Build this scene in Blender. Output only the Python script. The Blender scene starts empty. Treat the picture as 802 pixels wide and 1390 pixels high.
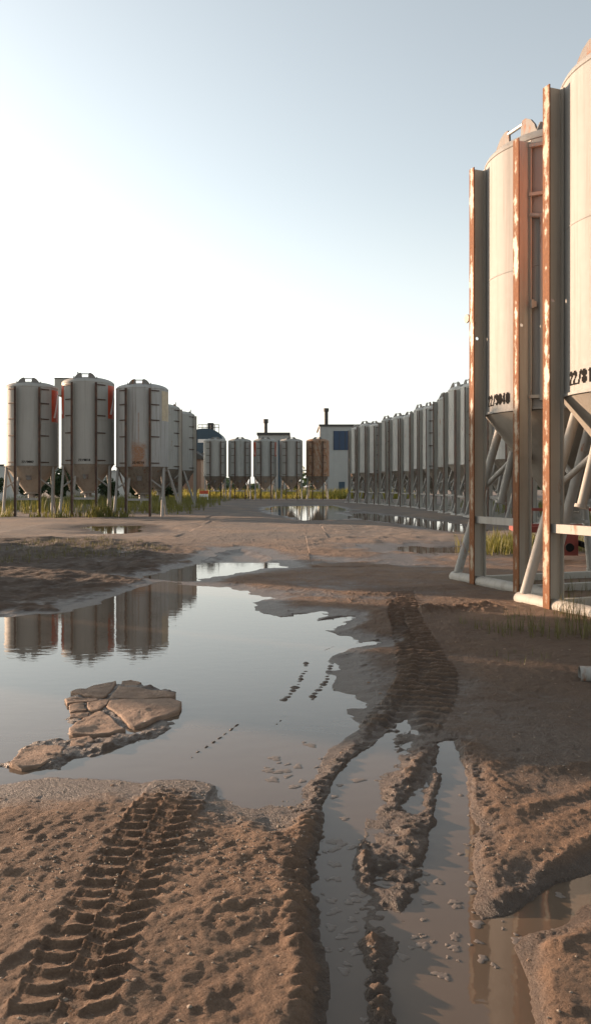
import bpy, math, random
import numpy as np
from mathutils import Vector, Matrix
R = math.radians
random.seed(7); RNG = np.random.default_rng(11)
scene = bpy.context.scene
col = scene.collection

# ------------------------------------------------------------------ measures
F, HZ, CAM_Z = 1121.0, 660.0, 1.53           # focal length in photo pixels, horizon row, eye height
def g(px, py):                                # ground point seen at a photo pixel
    d = F * CAM_Z / (py - HZ)
    return ((px - 401.0) / F * d, d)
SUN_AZ = Vector((-0.875, 0.485, 0)).normalized()
SUN_EL = R(9.0)

# ------------------------------------------------------------------ tagging
def tag(o, label=None, cat=None, group=None, kind=None):
    if label: o['label'] = label
    if cat: o['category'] = cat
    if group: o['group'] = group
    if kind: o['kind'] = kind
    return o
def empty(name, loc=(0, 0, 0), rz=0):
    o = bpy.data.objects.new(name, None); col.objects.link(o)
    o.empty_display_size = 0.3
    o.location = loc; o.rotation_euler = (0, 0, rz)
    return o
def copy_tree(o, parent=None):
    c = o.copy(); col.objects.link(c)
    if parent: c.parent = parent
    for ch in list(o.children): copy_tree(ch, c)
    return c

# ------------------------------------------------------------------ mesh builder
class MB:
    def __init__(s): s.v = []; s.f = []; s.m = []; s.mi = 0
    def mat(s, i): s.mi = i; return s
    def add(s, vs, fs):
        b = len(s.v); s.v += [tuple(v) for v in vs]
        for f in fs: s.f.append([b + i for i in f]); s.m.append(s.mi)
        return s
    def box(s, x0, x1, y0, y1, z0, z1):
        vs = [(x, y, z) for z in (z0, z1) for x, y in ((x0, y0), (x1, y0), (x1, y1), (x0, y1))]
        return s.add(vs, [(3, 2, 1, 0), (4, 5, 6, 7), (0, 1, 5, 4), (1, 2, 6, 5), (2, 3, 7, 6), (3, 0, 4, 7)])
    def beam(s, p, q, w, h):                  # box beam between two points
        p, q = Vector(p), Vector(q); d = (q - p).normalized()
        up = Vector((0, 0, 1)) if abs(d.z) < .95 else Vector((0, 1, 0))
        a = d.cross(up).normalized() * w / 2; b = a.cross(d).normalized() * h / 2
        vs = [c + i * a + j * b for c in (p, q) for i, j in ((-1, -1), (1, -1), (1, 1), (-1, 1))]
        return s.add(vs, [(0, 1, 2, 3), (7, 6, 5, 4), (4, 5, 1, 0), (5, 6, 2, 1), (6, 7, 3, 2), (7, 4, 0, 3)])
    def tube(s, p, q, r, r2=None, n=14, cap=True, dome=0.0):
        p, q = Vector(p), Vector(q); d = (q - p).normalized()
        up = Vector((0, 0, 1)) if abs(d.z) < .95 else Vector((0, 1, 0))
        a = d.cross(up).normalized(); b = a.cross(d).normalized()
        r2 = r if r2 is None else r2
        rings = []
        if dome: rings += [(p - d * dome, r * .45), (p - d * dome * .6, r * .82)]
        rings += [(p, r), (q, r2)]
        if dome: rings += [(q + d * dome * .6, r2 * .82), (q + d * dome, r2 * .45)]
        vs = []; fs = []
        for c, rr in rings:
            for k in range(n):
                t = 2 * math.pi * k / n; vs.append(c + (a * math.cos(t) + b * math.sin(t)) * rr)
        for i in range(len(rings) - 1):
            for k in range(n):
                k2 = (k + 1) % n; fs.append((i * n + k2, i * n + k, (i + 1) * n + k, (i + 1) * n + k2))
        if cap:
            fs.append(tuple(range(n))); fs.append(tuple(reversed(range((len(rings) - 1) * n, len(rings) * n))))
        return s.add(vs, fs)
    def path(s, pts, r, n=10):
        for i in range(len(pts) - 1): s.tube(pts[i], pts[i + 1], r, n=n)
        return s
    def lathe(s, prof, n=72, cx=0, cy=0):
        vs = []; fs = []
        for (rr, z) in prof:
            for k in range(n):
                t = 2 * math.pi * k / n; vs.append((cx + rr * math.cos(t), cy + rr * math.sin(t), z))
        for i in range(len(prof) - 1):
            for k in range(n):
                k2 = (k + 1) % n; fs.append((i * n + k, i * n + k2, (i + 1) * n + k2, (i + 1) * n + k))
        return s.add(vs, fs)
    def prism(s, outline, axis_o, ax, ay, th):  # outline (2D) in plane (ax, ay) from axis_o, thickness vector th
        o, ax, ay, th = map(Vector, (axis_o, ax, ay, th)); n = len(outline)
        lo = [o + ax * x + ay * y for x, y in outline]; hi = [v + th for v in lo]
        fs = [tuple(range(n)), tuple(reversed(range(n, 2 * n)))] + [(n + i, n + (i + 1) % n, (i + 1) % n, i) for i in range(n)]
        return s.add(lo + hi, fs)
    def mesh(s, name, mats, smooth=35):
        me = bpy.data.meshes.new(name); me.from_pydata(s.v, [], s.f)
        for m in (mats if isinstance(mats, (list, tuple)) else [mats]): me.materials.append(m)
        me.polygons.foreach_set('material_index', s.m)
        import bmesh as _b
        bm = _b.new(); bm.from_mesh(me); _b.ops.recalc_face_normals(bm, faces=bm.faces); bm.to_mesh(me); bm.free()
        if smooth:
            me.polygons.foreach_set('use_smooth', [True] * len(me.polygons))
            me.set_sharp_from_angle(angle=R(smooth))
        me.update(); return me
    def build(s, name, mats, parent=None, smooth=35):
        o = bpy.data.objects.new(name, s.mesh(name, mats, smooth)); col.objects.link(o)
        if parent: o.parent = parent
        return o
def inst(name, me, parent):
    o = bpy.data.objects.new(name, me); col.objects.link(o); o.parent = parent; return o

# ------------------------------------------------------------------ materials
class NT:
    def __init__(s, name):
        s.m = bpy.data.materials.new(name); s.m.use_nodes = True; s.t = s.m.node_tree
        s.b = s.t.nodes['Principled BSDF']
    def n(s, typ, **kw):
        nd = s.t.nodes.new(typ)
        for k, v in kw.items():
            if k.startswith('i_'): nd.inputs[k[2:].replace('_', ' ')].default_value = v
            else: setattr(nd, k, v)
        return nd
    def l(s, a, b): s.t.links.new(a, b); return s
    def noise(s, vec, scale, detail=4, rough=.6, dist=0):
        nd = s.n('ShaderNodeTexNoise'); nd.inputs['Scale'].default_value = scale
        nd.inputs['Detail'].default_value = detail; nd.inputs['Roughness'].default_value = rough
        nd.inputs['Distortion'].default_value = dist
        if vec is not None: s.l(vec, nd.inputs['Vector'])
        return nd.outputs['Fac']
    def ramp(s, fac, stops):
        nd = s.n('ShaderNodeValToRGB'); cr = nd.color_ramp
        while len(cr.elements) < len(stops): cr.elements.new(.5)
        for e, (p, c) in zip(cr.elements, stops):
            e.position = p; e.color = (c, c, c, 1) if not isinstance(c, tuple) else (*c, 1)
        s.l(fac, nd.inputs['Fac']); return nd.outputs['Color']
    def mix(s, fac, a, b, mode='MIX'):
        nd = s.n('ShaderNodeMix', data_type='RGBA', blend_type=mode)
        for sock, v in ((nd.inputs['Factor'], fac), (nd.inputs[6], a), (nd.inputs[7], b)):
            if hasattr(v, 'is_linked'): s.l(v, sock)
            elif isinstance(v, tuple): sock.default_value = (*v, 1)
            else: sock.default_value = v
        return nd.outputs[2]
    def math(s, op, a, b=0.0, clamp=False):
        nd = s.n('ShaderNodeMath', operation=op, use_clamp=clamp)
        for i, v in enumerate((a, b)):
            if hasattr(v, 'is_linked'): s.l(v, nd.inputs[i])
            else: nd.inputs[i].default_value = v
        return nd.outputs[0]
    def mapping(s, vec, scale):
        nd = s.n('ShaderNodeMapping'); nd.inputs['Scale'].default_value = scale; s.l(vec, nd.inputs['Vector']); return nd.outputs[0]
    def pos(s): return s.n('ShaderNodeNewGeometry').outputs['Position']
    def objc(s): return s.n('ShaderNodeTexCoord').outputs['Object']
    def bump(s, h, strength=.3, dist=.01, prev=None):
        nd = s.n('ShaderNodeBump'); nd.inputs['Strength'].default_value = strength; nd.inputs['Distance'].default_value = dist
        s.l(h, nd.inputs['Height'])
        if prev is not None: s.l(prev, nd.inputs['Normal'])
        return nd.outputs['Normal']
    def out(s, color=None, rough=None, normal=None, metallic=None, spec=None):
        for nm, v in (('Base Color', color), ('Roughness', rough), ('Normal', normal), ('Metallic', metallic), ('Specular IOR Level', spec)):
            if v is None: continue
            if hasattr(v, 'is_linked'): s.l(v, s.b.inputs[nm])
            else: s.b.inputs[nm].default_value = (*v, 1) if isinstance(v, tuple) else v
        return s.m

def painted(name, base, dirt, rust_amt=.0, dirt_amt=.5, rough=.55, grey=(.245, .235, .215)):
    t = NT(name); p = t.pos()
    big = t.noise(p, .9, 4)
    streak = t.noise(t.mapping(p, (9, 9, .35)), 1.0, 6, .65)
    fine = t.noise(p, 14, 5, .65)
    c = t.mix(t.ramp(big, [(.35, 0.0), (.7, .35)]), base, grey)
    c = t.mix(t.math('MULTIPLY', t.ramp(streak, [(.5, 0.0), (.78, 1.0)]), dirt_amt), c, dirt)
    if rust_amt > 0:
        rf = t.math('MULTIPLY', t.ramp(t.noise(t.mapping(p, (3, 3, .9)), 1.6, 8, .72), [(.62 - .25 * rust_amt, 0.0), (.70 - .25 * rust_amt, 1.0)]),
                    t.ramp(fine, [(.3, .3), (.6, 1.0)]))
        c = t.mix(rf, c, t.mix(fine, (.08, .028, .012), (.30, .115, .038)))
    nrm = t.bump(t.noise(p, 2.2, 3), .12, .02)
    nrm = t.bump(fine, .08, .004, nrm)
    return t.out(c, t.math('ADD', rough, t.math('MULTIPLY', fine, .2)), nrm, spec=.3)

M = {}
M['tank'] = painted('tank_paint', (.32, .305, .275), (.15, .13, .11), .0, .4)
M['tank_near'] = painted('tank_paint_near', (.25, .244, .23), (.115, .098, .08), .0, .65, grey=(.205, .20, .19))  # same cream paint, darkened so the direct sun does not burn it out
M['tank_row'] = painted('tank_paint_row', (.41, .40, .37), (.17, .15, .125), .04, .6)  # tank paint lightened to stand in for light missing on the shaded row
M['beam_row'] = painted('beam_paint_row', (.46, .445, .40), (.19, .15, .12), .05, .5)  # beam paint lightened the same way for the shaded row's posts
M['tank_dirty'] = painted('tank_paint_streaked', (.31, .305, .28), (.10, .08, .062), .12, .7)
M['hopper'] = painted('hopper_paint', (.31, .27, .225), (.14, .10, .075), .0, .5)
M['hopper_near'] = painted('hopper_paint_near', (.235, .212, .18), (.12, .095, .07), .0, .5)  # hopper paint darkened to offset the direct sun, like the near tanks
M['hopper_dirty'] = painted('hopper_paint_stained', (.21, .18, .145), (.07, .045, .03), .25, .8)
M['tube'] = painted('tube_paint', (.29, .275, .25), (.12, .095, .075), .08, .5)
M['beam'] = painted('beam_paint', (.36, .33, .28), (.16, .125, .10), .05, .5)
def worn_flange():                                    # pale paint flaking to orange rust along the edges
    t = NT('worn_flange_paint'); w = t.pos(); o = t.objc()
    sx = t.n('ShaderNodeSeparateXYZ'); t.l(o, sx.inputs[0])
    edge = t.math('MULTIPLY', t.math('ABSOLUTE', sx.outputs['X']), 16.0)           # 0 in the middle, 1 on the edges
    blot = t.noise(t.mapping(w, (1, 1, .55)), 5.0, 9, .75); fine = t.noise(w, 30, 5, .7); big = t.noise(w, 1.1, 3)
    m = t.math('ADD', t.math('ADD', blot, t.math('MULTIPLY', edge, .16)), t.math('MULTIPLY', t.math('SUBTRACT', big, .5), .45))
    m = t.ramp(m, [(.50, 0.0), (.585, 1.0)])
    rust = t.mix(fine, (.055, .019, .008), (.235, .092, .03))
    c = t.mix(m, t.mix(blot, (.30, .24, .17), (.20, .15, .10)), rust)
    return t.out(c, t.math('ADD', .5, t.math('MULTIPLY', m, .3)), t.bump(m, .25, .003, t.bump(fine, .15, .002)), spec=.3)
M['rust_flange'] = worn_flange()
M['rust_tank'] = painted('rusted_tank_paint', (.30, .20, .13), (.18, .075, .03), .6, .8, .6)
M['lug'] = painted('lug_steel', (.16, .15, .14), (.12, .075, .05), .25, .6, .6)
def rust_dark():
    t = NT('dark_rust'); p = t.pos()
    f = t.noise(t.mapping(p, (6, 6, 1.5)), 2.0, 8, .7)
    c = t.ramp(f, [(.3, (.022, .012, .009)), (.5, (.05, .024, .014)), (.64, (.11, .045, .022)), (.76, (.24, .20, .17))])
    return t.out(c, .75, t.bump(f, .2, .004))
M['dark_flange'] = rust_dark()
def stained_tank():                                   # rust bleeding down over the number panel
    t = NT('stained_tank_paint'); p = t.objc(); w = t.pos()
    sx = t.n('ShaderNodeSeparateXYZ'); t.l(p, sx.inputs[0])
    ax = t.math('ABSOLUTE', t.math('SUBTRACT', sx.outputs['X'], .02))
    front = t.math('LESS_THAN', sx.outputs['Y'], 0.0)
    nz = t.noise(p, 4.5, 6, .65)
    e = t.math('MINIMUM', t.math('SUBTRACT', .40, ax), t.math('MULTIPLY', t.math('SUBTRACT', 3.85, sx.outputs['Z']), .6))
    m = t.math('ADD', t.math('MULTIPLY', e, 2.0), t.math('MULTIPLY', t.math('SUBTRACT', nz, .5), .9))
    m = t.math('MULTIPLY', t.ramp(m, [(.0, 0.0), (.45, 1.0)]), front)
    up = t.math('MULTIPLY', t.math('LESS_THAN', t.math('ADD', ax, t.math('MULTIPLY', nz, .05)), .055), t.math('LESS_THAN', sx.outputs['Z'], 5.2))
    m = t.math('MAXIMUM', m, t.math('MULTIPLY', t.math('MULTIPLY', up, front), .55))
    streak = t.noise(t.mapping(p, (7, 7, .3)), 1.0, 7, .7)
    fine = t.noise(p, 16, 5, .7)
    c = t.mix(t.ramp(t.noise(w, .9, 4), [(.35, 0.0), (.7, .4)]), (.33, .32, .30), (.23, .22, .205))
    c = t.mix(t.math('MULTIPLY', t.ramp(streak, [(.5, 0.0), (.72, 1.0)]), .75), c, (.13, .10, .075))
    c = t.mix(t.math('MULTIPLY', m, t.ramp(fine, [(.28, .25), (.55, 1.0)])), c, t.mix(fine, (.09, .035, .015), (.36, .16, .06)))
    return t.out(c, .6, t.bump(fine, .1, .004))
M['stained'] = stained_tank()
def flat(name, c, rough=.5, var=.25, sc=3.0, metallic=0.0, spec=.4):
    t = NT(name); f = t.noise(t.pos(), sc, 6, .65)
    cc = t.mix(t.ramp(f, [(.35, 0.0), (.7, 1.0)]), c, tuple(x * (1 - var) for x in c))
    return t.out(cc, rough, t.bump(f, .06, .01), metallic, spec)
M['red'] = flat('faded_red_paint', (.55, .085, .035), .5, .3)
M['orange'] = flat('orange_red_paint', (.72, .17, .055), .55, .2)  # brighter than the panel red, to bounce more warm light onto the next tank
M['dull_red'] = flat('dull_red_paint', (.20, .035, .022), .6, .4)
M['tan'] = flat('faded_tan_paint', (.50, .40, .27), .6, .3)
M['white'] = flat('white_paint', (.78, .76, .72), .5, .1)
M['black'] = flat('black_paint', (.012, .011, .010), .9, .3, spec=.1)
M['galv'] = flat('galvanised_steel', (.42, .42, .41), .45, .2, 5, .4)
M['valve'] = flat('valve_steel', (.32, .29, .25), .55, .4, 8)
M['wall_grey'] = None
def siding(name, c, period=.9, axis='X', depth=.5, c2=None):
    t = NT(name); p = t.pos(); sx = t.n('ShaderNodeSeparateXYZ'); t.l(p, sx.inputs[0])
    s_ = t.math('FRACT', t.math('MULTIPLY', sx.outputs[axis], 1 / period))
    groove = t.ramp(s_, [(0.0, 0.0), (.06, 1.0), (.94, 1.0), (1.0, 0.0)])
    f = t.noise(p, .5, 5, .6); fs = t.noise(t.mapping(p, (2, 2, .2)), 1, 5)
    cc = t.mix(t.ramp(f, [(.35, 0.0), (.7, .6)]), c, c2 or tuple(x * .8 for x in c))
    cc = t.mix(t.math('MULTIPLY', t.ramp(fs, [(.5, 0.0), (.75, 1.0)]), .3), cc, tuple(x * .55 for x in c))
    return t.out(cc, .55, t.bump(groove, depth, .03))
M['wall_grey'] = siding('grey_wall_panels', (.36, .36, .34), 1.2, 'X')
M['wall_pale'] = siding('pale_wall_panels', (.55, .53, .48), 1.0, 'X')
M['wall_brown'] = siding('brown_shed_boards', (.25, .15, .10), .3, 'X')
M['tower'] = siding('tower_sheeting', (.45, .41, .34), .5, 'X')
M['blue'] = siding('blue_sheet_metal', (.032, .062, .088), .5, 'X', .4)
M['blue_dark'] = siding('blue_glazing', (.024, .05, .10), 1.25, 'X', .3)
M['roof_dark'] = flat('dark_roof', (.07, .065, .06), .7, .3)

def ground_mat():
    t = NT('sandy_mud'); p = t.pos()
    at = t.n('ShaderNodeAttribute', attribute_name='wet').outputs['Fac']
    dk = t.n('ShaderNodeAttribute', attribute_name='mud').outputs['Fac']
    far = t.n('ShaderNodeAttribute', attribute_name='gravel').outputs['Fac']
    n1 = t.noise(p, 1.3, 6, .6); n2 = t.noise(p, 9, 6, .7); n3 = t.noise(p, 90, 4, .7)
    vor = t.n('ShaderNodeTexVoronoi'); vor.inputs['Scale'].default_value = 70; t.l(p, vor.inputs['Vector'])
    dry = t.mix(t.ramp(n1, [(.3, 0.0), (.7, 1.0)]), (.118, .070, .043), (.20, .126, .080))
    dry = t.mix(t.math('MULTIPLY', t.ramp(n2, [(.4, 0.0), (.75, 1.0)]), .55), dry, (.062, .037, .024))
    dry = t.mix(t.math('MULTIPLY', t.ramp(n3, [(.55, 0.0), (.72, 1.0)]), .45), dry, (.25, .18, .125))
    grav = t.mix(n2, (.098, .083, .072), (.165, .138, .118))
    grav = t.mix(t.ramp(t.noise(p, .35, 5, .6), [(.42, 0.0), (.62, 1.0)]), grav, (.19, .14, .105))
    c = t.mix(far, dry, grav)
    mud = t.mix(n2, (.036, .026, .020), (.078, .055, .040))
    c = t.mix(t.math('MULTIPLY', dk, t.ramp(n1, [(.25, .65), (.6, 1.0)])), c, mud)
    wetn = t.math('ADD', at, t.math('MULTIPLY', t.math('SUBTRACT', n2, .5), .5), True)
    wetn = t.ramp(wetn, [(.25, 0.0), (.7, 1.0)])
    c = t.mix(t.math('MULTIPLY', wetn, .8), c, t.mix(n2, (.040, .029, .022), (.085, .060, .044)))
    rough = t.mix(wetn, (.9, .9, .9), (.42, .42, .42))
    h = t.math('ADD', t.math('MULTIPLY', n3, .5), t.math('MULTIPLY', t.ramp(vor.outputs['Distance'], [(0.0, 1.0), (.5, 0.0)]), .35))
    nr = t.bump(h, .9, .012)
    nr = t.bump(t.noise(p, 200, 3, .7), .7, .006, nr)
    nr = t.bump(t.noise(p, 28, 7, .74), .85, .022, nr)
    nr = t.bump(t.noise(p, 3, 4, .6), .35, .05, nr)
    t.l(rough, t.b.inputs['Roughness'])
    return t.out(c, None, nr, spec=.35)
M['ground'] = ground_mat()
def water_mat():
    t = NT('muddy_water'); p = t.pos()
    f = t.noise(p, 1.1, 4)
    c = t.mix(f, (.085, .062, .045), (.125, .092, .066))
    nr = t.bump(t.noise(t.mapping(p, (5, 9, 5)), 1.0, 3, .5), .035, .02)
    t.b.inputs['IOR'].default_value = 1.333
    return t.out(c, .015, nr, spec=.5)
M['water'] = water_mat()
def foam_mat():
    t = NT('foam'); p = t.pos(); f = t.noise(p, 60, 5, .7)
    c = t.mix(f, (.085, .066, .052), (.17, .135, .11))
    return t.out(c, .55, t.bump(f, .4, .004))
M['foam'] = foam_mat()
def slab_mat():
    t = NT('cracked_crust'); p = t.pos(); f = t.noise(p, 12, 7, .7); f2 = t.noise(p, 55, 5, .7)
    c = t.mix(t.ramp(f, [(.35, 0.0), (.65, 1.0)]), (.25, .168, .115), (.155, .10, .068))
    c = t.mix(t.ramp(f2, [(.6, 0.0), (.75, .6)]), c, (.29, .215, .155))
    nr = t.bump(f2, .9, .012); nr = t.bump(f, .8, .03, nr)
    return t.out(c, .85, nr)
M['slab'] = slab_mat()
def leafy(name, a, b, trans=.3):
    t = NT(name); f = t.noise(t.pos(), 3.0, 4)
    ob = t.n('ShaderNodeTexWhiteNoise', noise_dimensions='3D')
    geo = t.n('ShaderNodeNewGeometry'); 
    c = t.mix(t.math('ADD', t.math('MULTIPLY', f, .6), t.math('MULTIPLY', geo.outputs['Random Per Island'], .4)), a, b)
    t.out(c, .6)
    tr = t.n('ShaderNodeBsdfTranslucent'); t.l(c, tr.inputs['Color'])
    mx = t.n('ShaderNodeMixShader'); mx.inputs[0].default_value = trans
    o = t.t.nodes['Material Output']
    t.l(t.b.outputs[0], mx.inputs[1]); t.l(tr.outputs[0], mx.inputs[2]); t.l(mx.outputs[0], o.inputs['Surface'])
    return t.m
M['grass'] = leafy('grass_blades', (.095, .11, .025), (.22, .19, .045), .45)
M['meadow'] = leafy('meadow_blades', (.14, .15, .03), (.34, .29, .06), .5)
M['weed'] = leafy('weed_blades', (.055, .060, .018), (.15, .125, .04), .3)
M['leaf'] = leafy('dark_leaves', (.025, .045, .015), (.06, .085, .028), .25)
M['bark'] = flat('bark', (.10, .07, .05), .9, .4, 6)
M['pebble'] = flat('pebbles', (.23, .18, .135), .75, .5, 40)
M['lens_clear'] = flat('lamp_glass', (.5, .46, .40), .15, .1)
M['rubber'] = flat('tyre_rubber', (.02, .02, .02), .8, .3)

# ------------------------------------------------------------------ noise on arrays
TAB = [RNG.random((256, 256)).astype(np.float32) for _ in range(8)]
def vnoise(x, y, k=0):
    xi = np.floor(x).astype(np.int64); yi = np.floor(y).astype(np.int64)
    fx = (x - xi).astype(np.float32); fy = (y - yi).astype(np.float32)
    fx = fx * fx * fx * (fx * (fx * 6 - 15) + 10); fy = fy * fy * fy * (fy * (fy * 6 - 15) + 10)
    T = TAB[k % 8]; x0 = xi & 255; x1 = (xi + 1) & 255; y0 = yi & 255; y1 = (yi + 1) & 255
    a = T[x0, y0]; b = T[x1, y0]; c = T[x0, y1]; d = T[x1, y1]
    return (a + (b - a) * fx) * (1 - fy) + (c + (d - c) * fx) * fy - .5
def fbm(x, y, sc, octv=4, k=0, gain=.5):
    s = 0; a = 1.0
    for i in range(octv):
        ca, sa = math.cos(.6 * i + .3), math.sin(.6 * i + .3)
        s = s + a * vnoise((x * ca - y * sa) * sc + 17.3 * i, (x * sa + y * ca) * sc + 5.1 * i, k + i); a *= gain; sc *= 2.03
    return s
def sstep(a, b, x):
    t = np.clip((x - a) / (b - a), 0, 1); return t * t * (3 - 2 * t)

def poly_sd(X, Y, poly):                      # signed distance (negative inside)
    d2 = np.full(X.shape, 1e18); ins = np.zeros(X.shape, bool); n = len(poly)
    for i in range(n):
        ax, ay = poly[i]; bx, by = poly[(i + 1) % n]
        ex, ey = bx - ax, by - ay; L = ex * ex + ey * ey + 1e-12
        t = np.clip(((X - ax) * ex + (Y - ay) * ey) / L, 0, 1)
        dx = X - ax - t * ex; dy = Y - ay - t * ey
        d2 = np.minimum(d2, dx * dx + dy * dy)
        c = ((ay > Y) != (by > Y)) & (X < ex * (Y - ay) / (by - ay if abs(by - ay) > 1e-9 else 1e-9) + ax)
        ins ^= c
    d = np.sqrt(d2); return np.where(ins, -d, d)
def smooth_line(pts, step=.06):               # Catmull-Rom resampling
    P = [pts[0]] + list(pts) + [pts[-1]]; out = []
    for i in range(1, len(P) - 2):
        p0, p1, p2, p3 = [np.array(q, float) for q in P[i - 1:i + 3]]
        n = max(2, int(np.linalg.norm(p2 - p1) / step))
        for j in range(n):
            t = j / n
            out.append(.5 * (2 * p1 + (p2 - p0) * t + (2 * p0 - 5 * p1 + 4 * p2 - p3) * t * t + (3 * p1 - p0 - 3 * p2 + p3) * t ** 3))
    out.append(np.array(pts[-1], float)); return np.array(out)
def line_st(X, Y, line):                      # distance along, signed offset across
    best = np.full(X.shape, 1e18); S = np.zeros(X.shape); T = np.zeros(X.shape); s0 = 0
    for i in range(len(line) - 1):
        a, b = line[i], line[i + 1]; e = b - a; L = math.hypot(*e)
        if L < 1e-6: continue
        u = e / L
        t = np.clip((X - a[0]) * u[0] + (Y - a[1]) * u[1], 0, L)
        dx = X - a[0] - t * u[0]; dy = Y - a[1] - t * u[1]; d2 = dx * dx + dy * dy
        m = d2 < best; best = np.where(m, d2, best); S = np.where(m, s0 + t, S)
        sg = np.sign(u[0] * dy - u[1] * dx); T = np.where(m, np.sqrt(d2) * np.where(sg == 0, 1, sg), T)
        s0 += L
    return S, T, s0

# ------------------------------------------------------------------ ground heightfield
P_MAIN = [g(*p) for p in [(-160, 845), (-60, 842), (0, 838), (80, 832), (150, 817), (185, 800), (212, 790), (236, 790), (262, 795), (300, 797), (335, 803), (352, 808), (346, 818), (342, 827), (380, 836), (425, 833), (448, 838),
          (444, 858), (470, 868), (498, 870), (452, 886), (440, 905), (452, 925), (446, 950), (470, 962), (478, 985), (462, 1005), (438, 1035), (425, 1058), (395, 1083), (345, 1080), (295, 1070), (240, 1058), (190, 1066), (120, 1060), (60, 1056), (0, 1062), (-120, 1070), (-300, 1040)]]
P_BRIGHT = [g(*p) for p in [(200, 783), (240, 772), (266, 766), (300, 751), (322, 745), (342, 747), (368, 758), (380, 769), (345, 774), (318, 779), (290, 783), (262, 788), (225, 791)]]
P_FING = [[g(*p) for p in [(400, 850), (440, 843), (486, 838), (488, 843), (445, 856), (410, 862)]],
          [g(*p) for p in [(420, 892), (455, 877), (500, 866), (508, 870), (460, 888), (430, 905)]]]
P_FAR = [[g(*p) for p in [(360, 690), (385, 686), (440, 686), (470, 691), (482, 698), (470, 704), (430, 707), (395, 702)]],
         [g(*p) for p in [(470, 696), (520, 699), (575, 706), (632, 714), (665, 722), (640, 725), (590, 718), (540, 711), (490, 705)]],
         [g(*p) for p in [(535, 749), (565, 743), (620, 741), (660, 744), (640, 752), (575, 754)]],
         [g(*p) for p in [(122, 718), (140, 713), (175, 713), (194, 716), (180, 722), (145, 724)]]]
P_RUT1 = [g(*p) for p in [(548, 975), (520, 990), (490, 1020), (462, 1055), (442, 1085), (433, 1130), (429, 1200), (430, 1300), (432, 1420), (505, 1420), (498, 1300), (490, 1250), (488, 1200), (488, 1140), (497, 1100), (512, 1060), (530, 1022), (552, 985)]]
P_RUT2 = [g(*p) for p in [(588, 1012), (616, 1008), (628, 1040), (638, 1080), (646, 1120), (649, 1160), (652, 1200), (648, 1232), (660, 1252), (645, 1310), (640, 1420), (520, 1420), (520, 1310), (562, 1250), (577, 1200), (587, 1150), (594, 1100), (590, 1050)]]
P_POOL = [g(*p) for p in [(652, 1252), (700, 1236), (745, 1206), (802, 1174), (900, 1140), (900, 1190), (802, 1222), (768, 1252), (722, 1266), (690, 1283), (648, 1300)]]
P_SHAL = [g(*p) for p in [(432, 1230), (500, 1180), (600, 1200), (652, 1240), (690, 1285), (720, 1420), (430, 1420)]]
P_SHOAL = [g(*p) for p in [(8, 1042), (30, 1014), (70, 1003), (125, 1004), (190, 992), (225, 975), (246, 962), (238, 985), (200, 1003), (150, 1018), (120, 1032), (60, 1046)]]
P_SHOAL2 = [g(*p) for p in [(88, 955), (100, 944), (160, 926), (205, 930), (244, 948), (244, 962), (215, 985), (160, 1003), (105, 1002), (95, 985)]]
P_LMUD = [g(*p) for p in [(-200, 735), (120, 732), (240, 742), (262, 765), (215, 790), (150, 817), (60, 835), (-200, 846)]]
P_TRK = [g(*p) for p in [(500, 800), (600, 800), (625, 850), (640, 930), (620, 1000), (470, 1000), (440, 960), (440, 880)]]

def graded(lo, hi, fine, step, growth):
    a, b = fine; c = list(np.arange(a, b, step)); v, s = b, step
    while v < hi: c.append(v); s *= growth; v += s
    c.append(hi); v, s = a, step; left = []
    while v > lo:
        s *= growth; v -= s; left.append(max(v, lo))
    return np.array(left[::-1] + c)
xs = graded(-900, 900, (-1.75, 1.9), .0085, 1.022)
ys = [2.1]; 
while ys[-1] < 2200: ys.append(ys[-1] + .0085 * (min(max(ys[-1], 2.6), 10) / 2.6) ** .9 * max(1, ys[-1] / 10) ** 1.5)
pre = [2.1]; st = .01
while pre[-1] > -150: pre.append(pre[-1] - st); st *= 1.12
ys = np.array(pre[:0:-1] + ys)
X, Y = np.meshgrid(xs, ys); shp = X.shape
X = X.ravel(); Y = Y.ravel()
near = (np.abs(X) < 9) & (Y > -1) & (Y < 32)

w1 = fbm(X, Y, 1.6, 4, 0); w2 = fbm(X + 31, Y - 7, 1.6, 4, 3)
WX = X + .13 * w1 * np.clip(Y / 6, .5, 1.6); WY = Y + .16 * w2 * np.clip(Y / 5, .5, 2)
H = .05 + .03 * fbm(X, Y, .35, 3, 1)
H += np.where(Y > 14, .05 * sstep(14, 40, Y), 0)
clod = fbm(X, Y, 3.1, 5, 2, .55)
H += .008 * clod * np.where(Y > 12, .6, 1)
H += np.where(near, 0.0034 * fbm(X, Y, 16, 5, 5, .62), 0)
MUD_SHADE = np.zeros_like(H); 
def basin(poly, depth=.06, bank=.45, wet=True, raw=False, rim=.0):
    global H
    px = [p[0] for p in poly]; py = [p[1] for p in poly]; mg = bank * 3 + 1.0
    m = (X > min(px) - mg) & (X < max(px) + mg) & (Y > min(py) - mg) & (Y < max(py) + mg)
    sd = poly_sd(X[m] if raw else WX[m], Y[m] if raw else WY[m], poly)
    h = H[m]
    k = sstep(-.02, bank, sd)
    tgt = np.where(sd < 0, -.012 - depth * sstep(0, -.25, sd), .0)
    nz = .010 * clod[m]
    hh = np.where(sd < 0, tgt + nz * .7 + .004 * fbm(X[m], Y[m], 11, 3, 4), tgt * (1 - k) + h * k + nz * .3)
    H[m] = np.minimum(h, hh) if not wet else hh
basin(P_BRIGHT, .06, .8); basin(P_MAIN, .09, .7)
for f in P_FING: basin(f, .02, .3)
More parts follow.
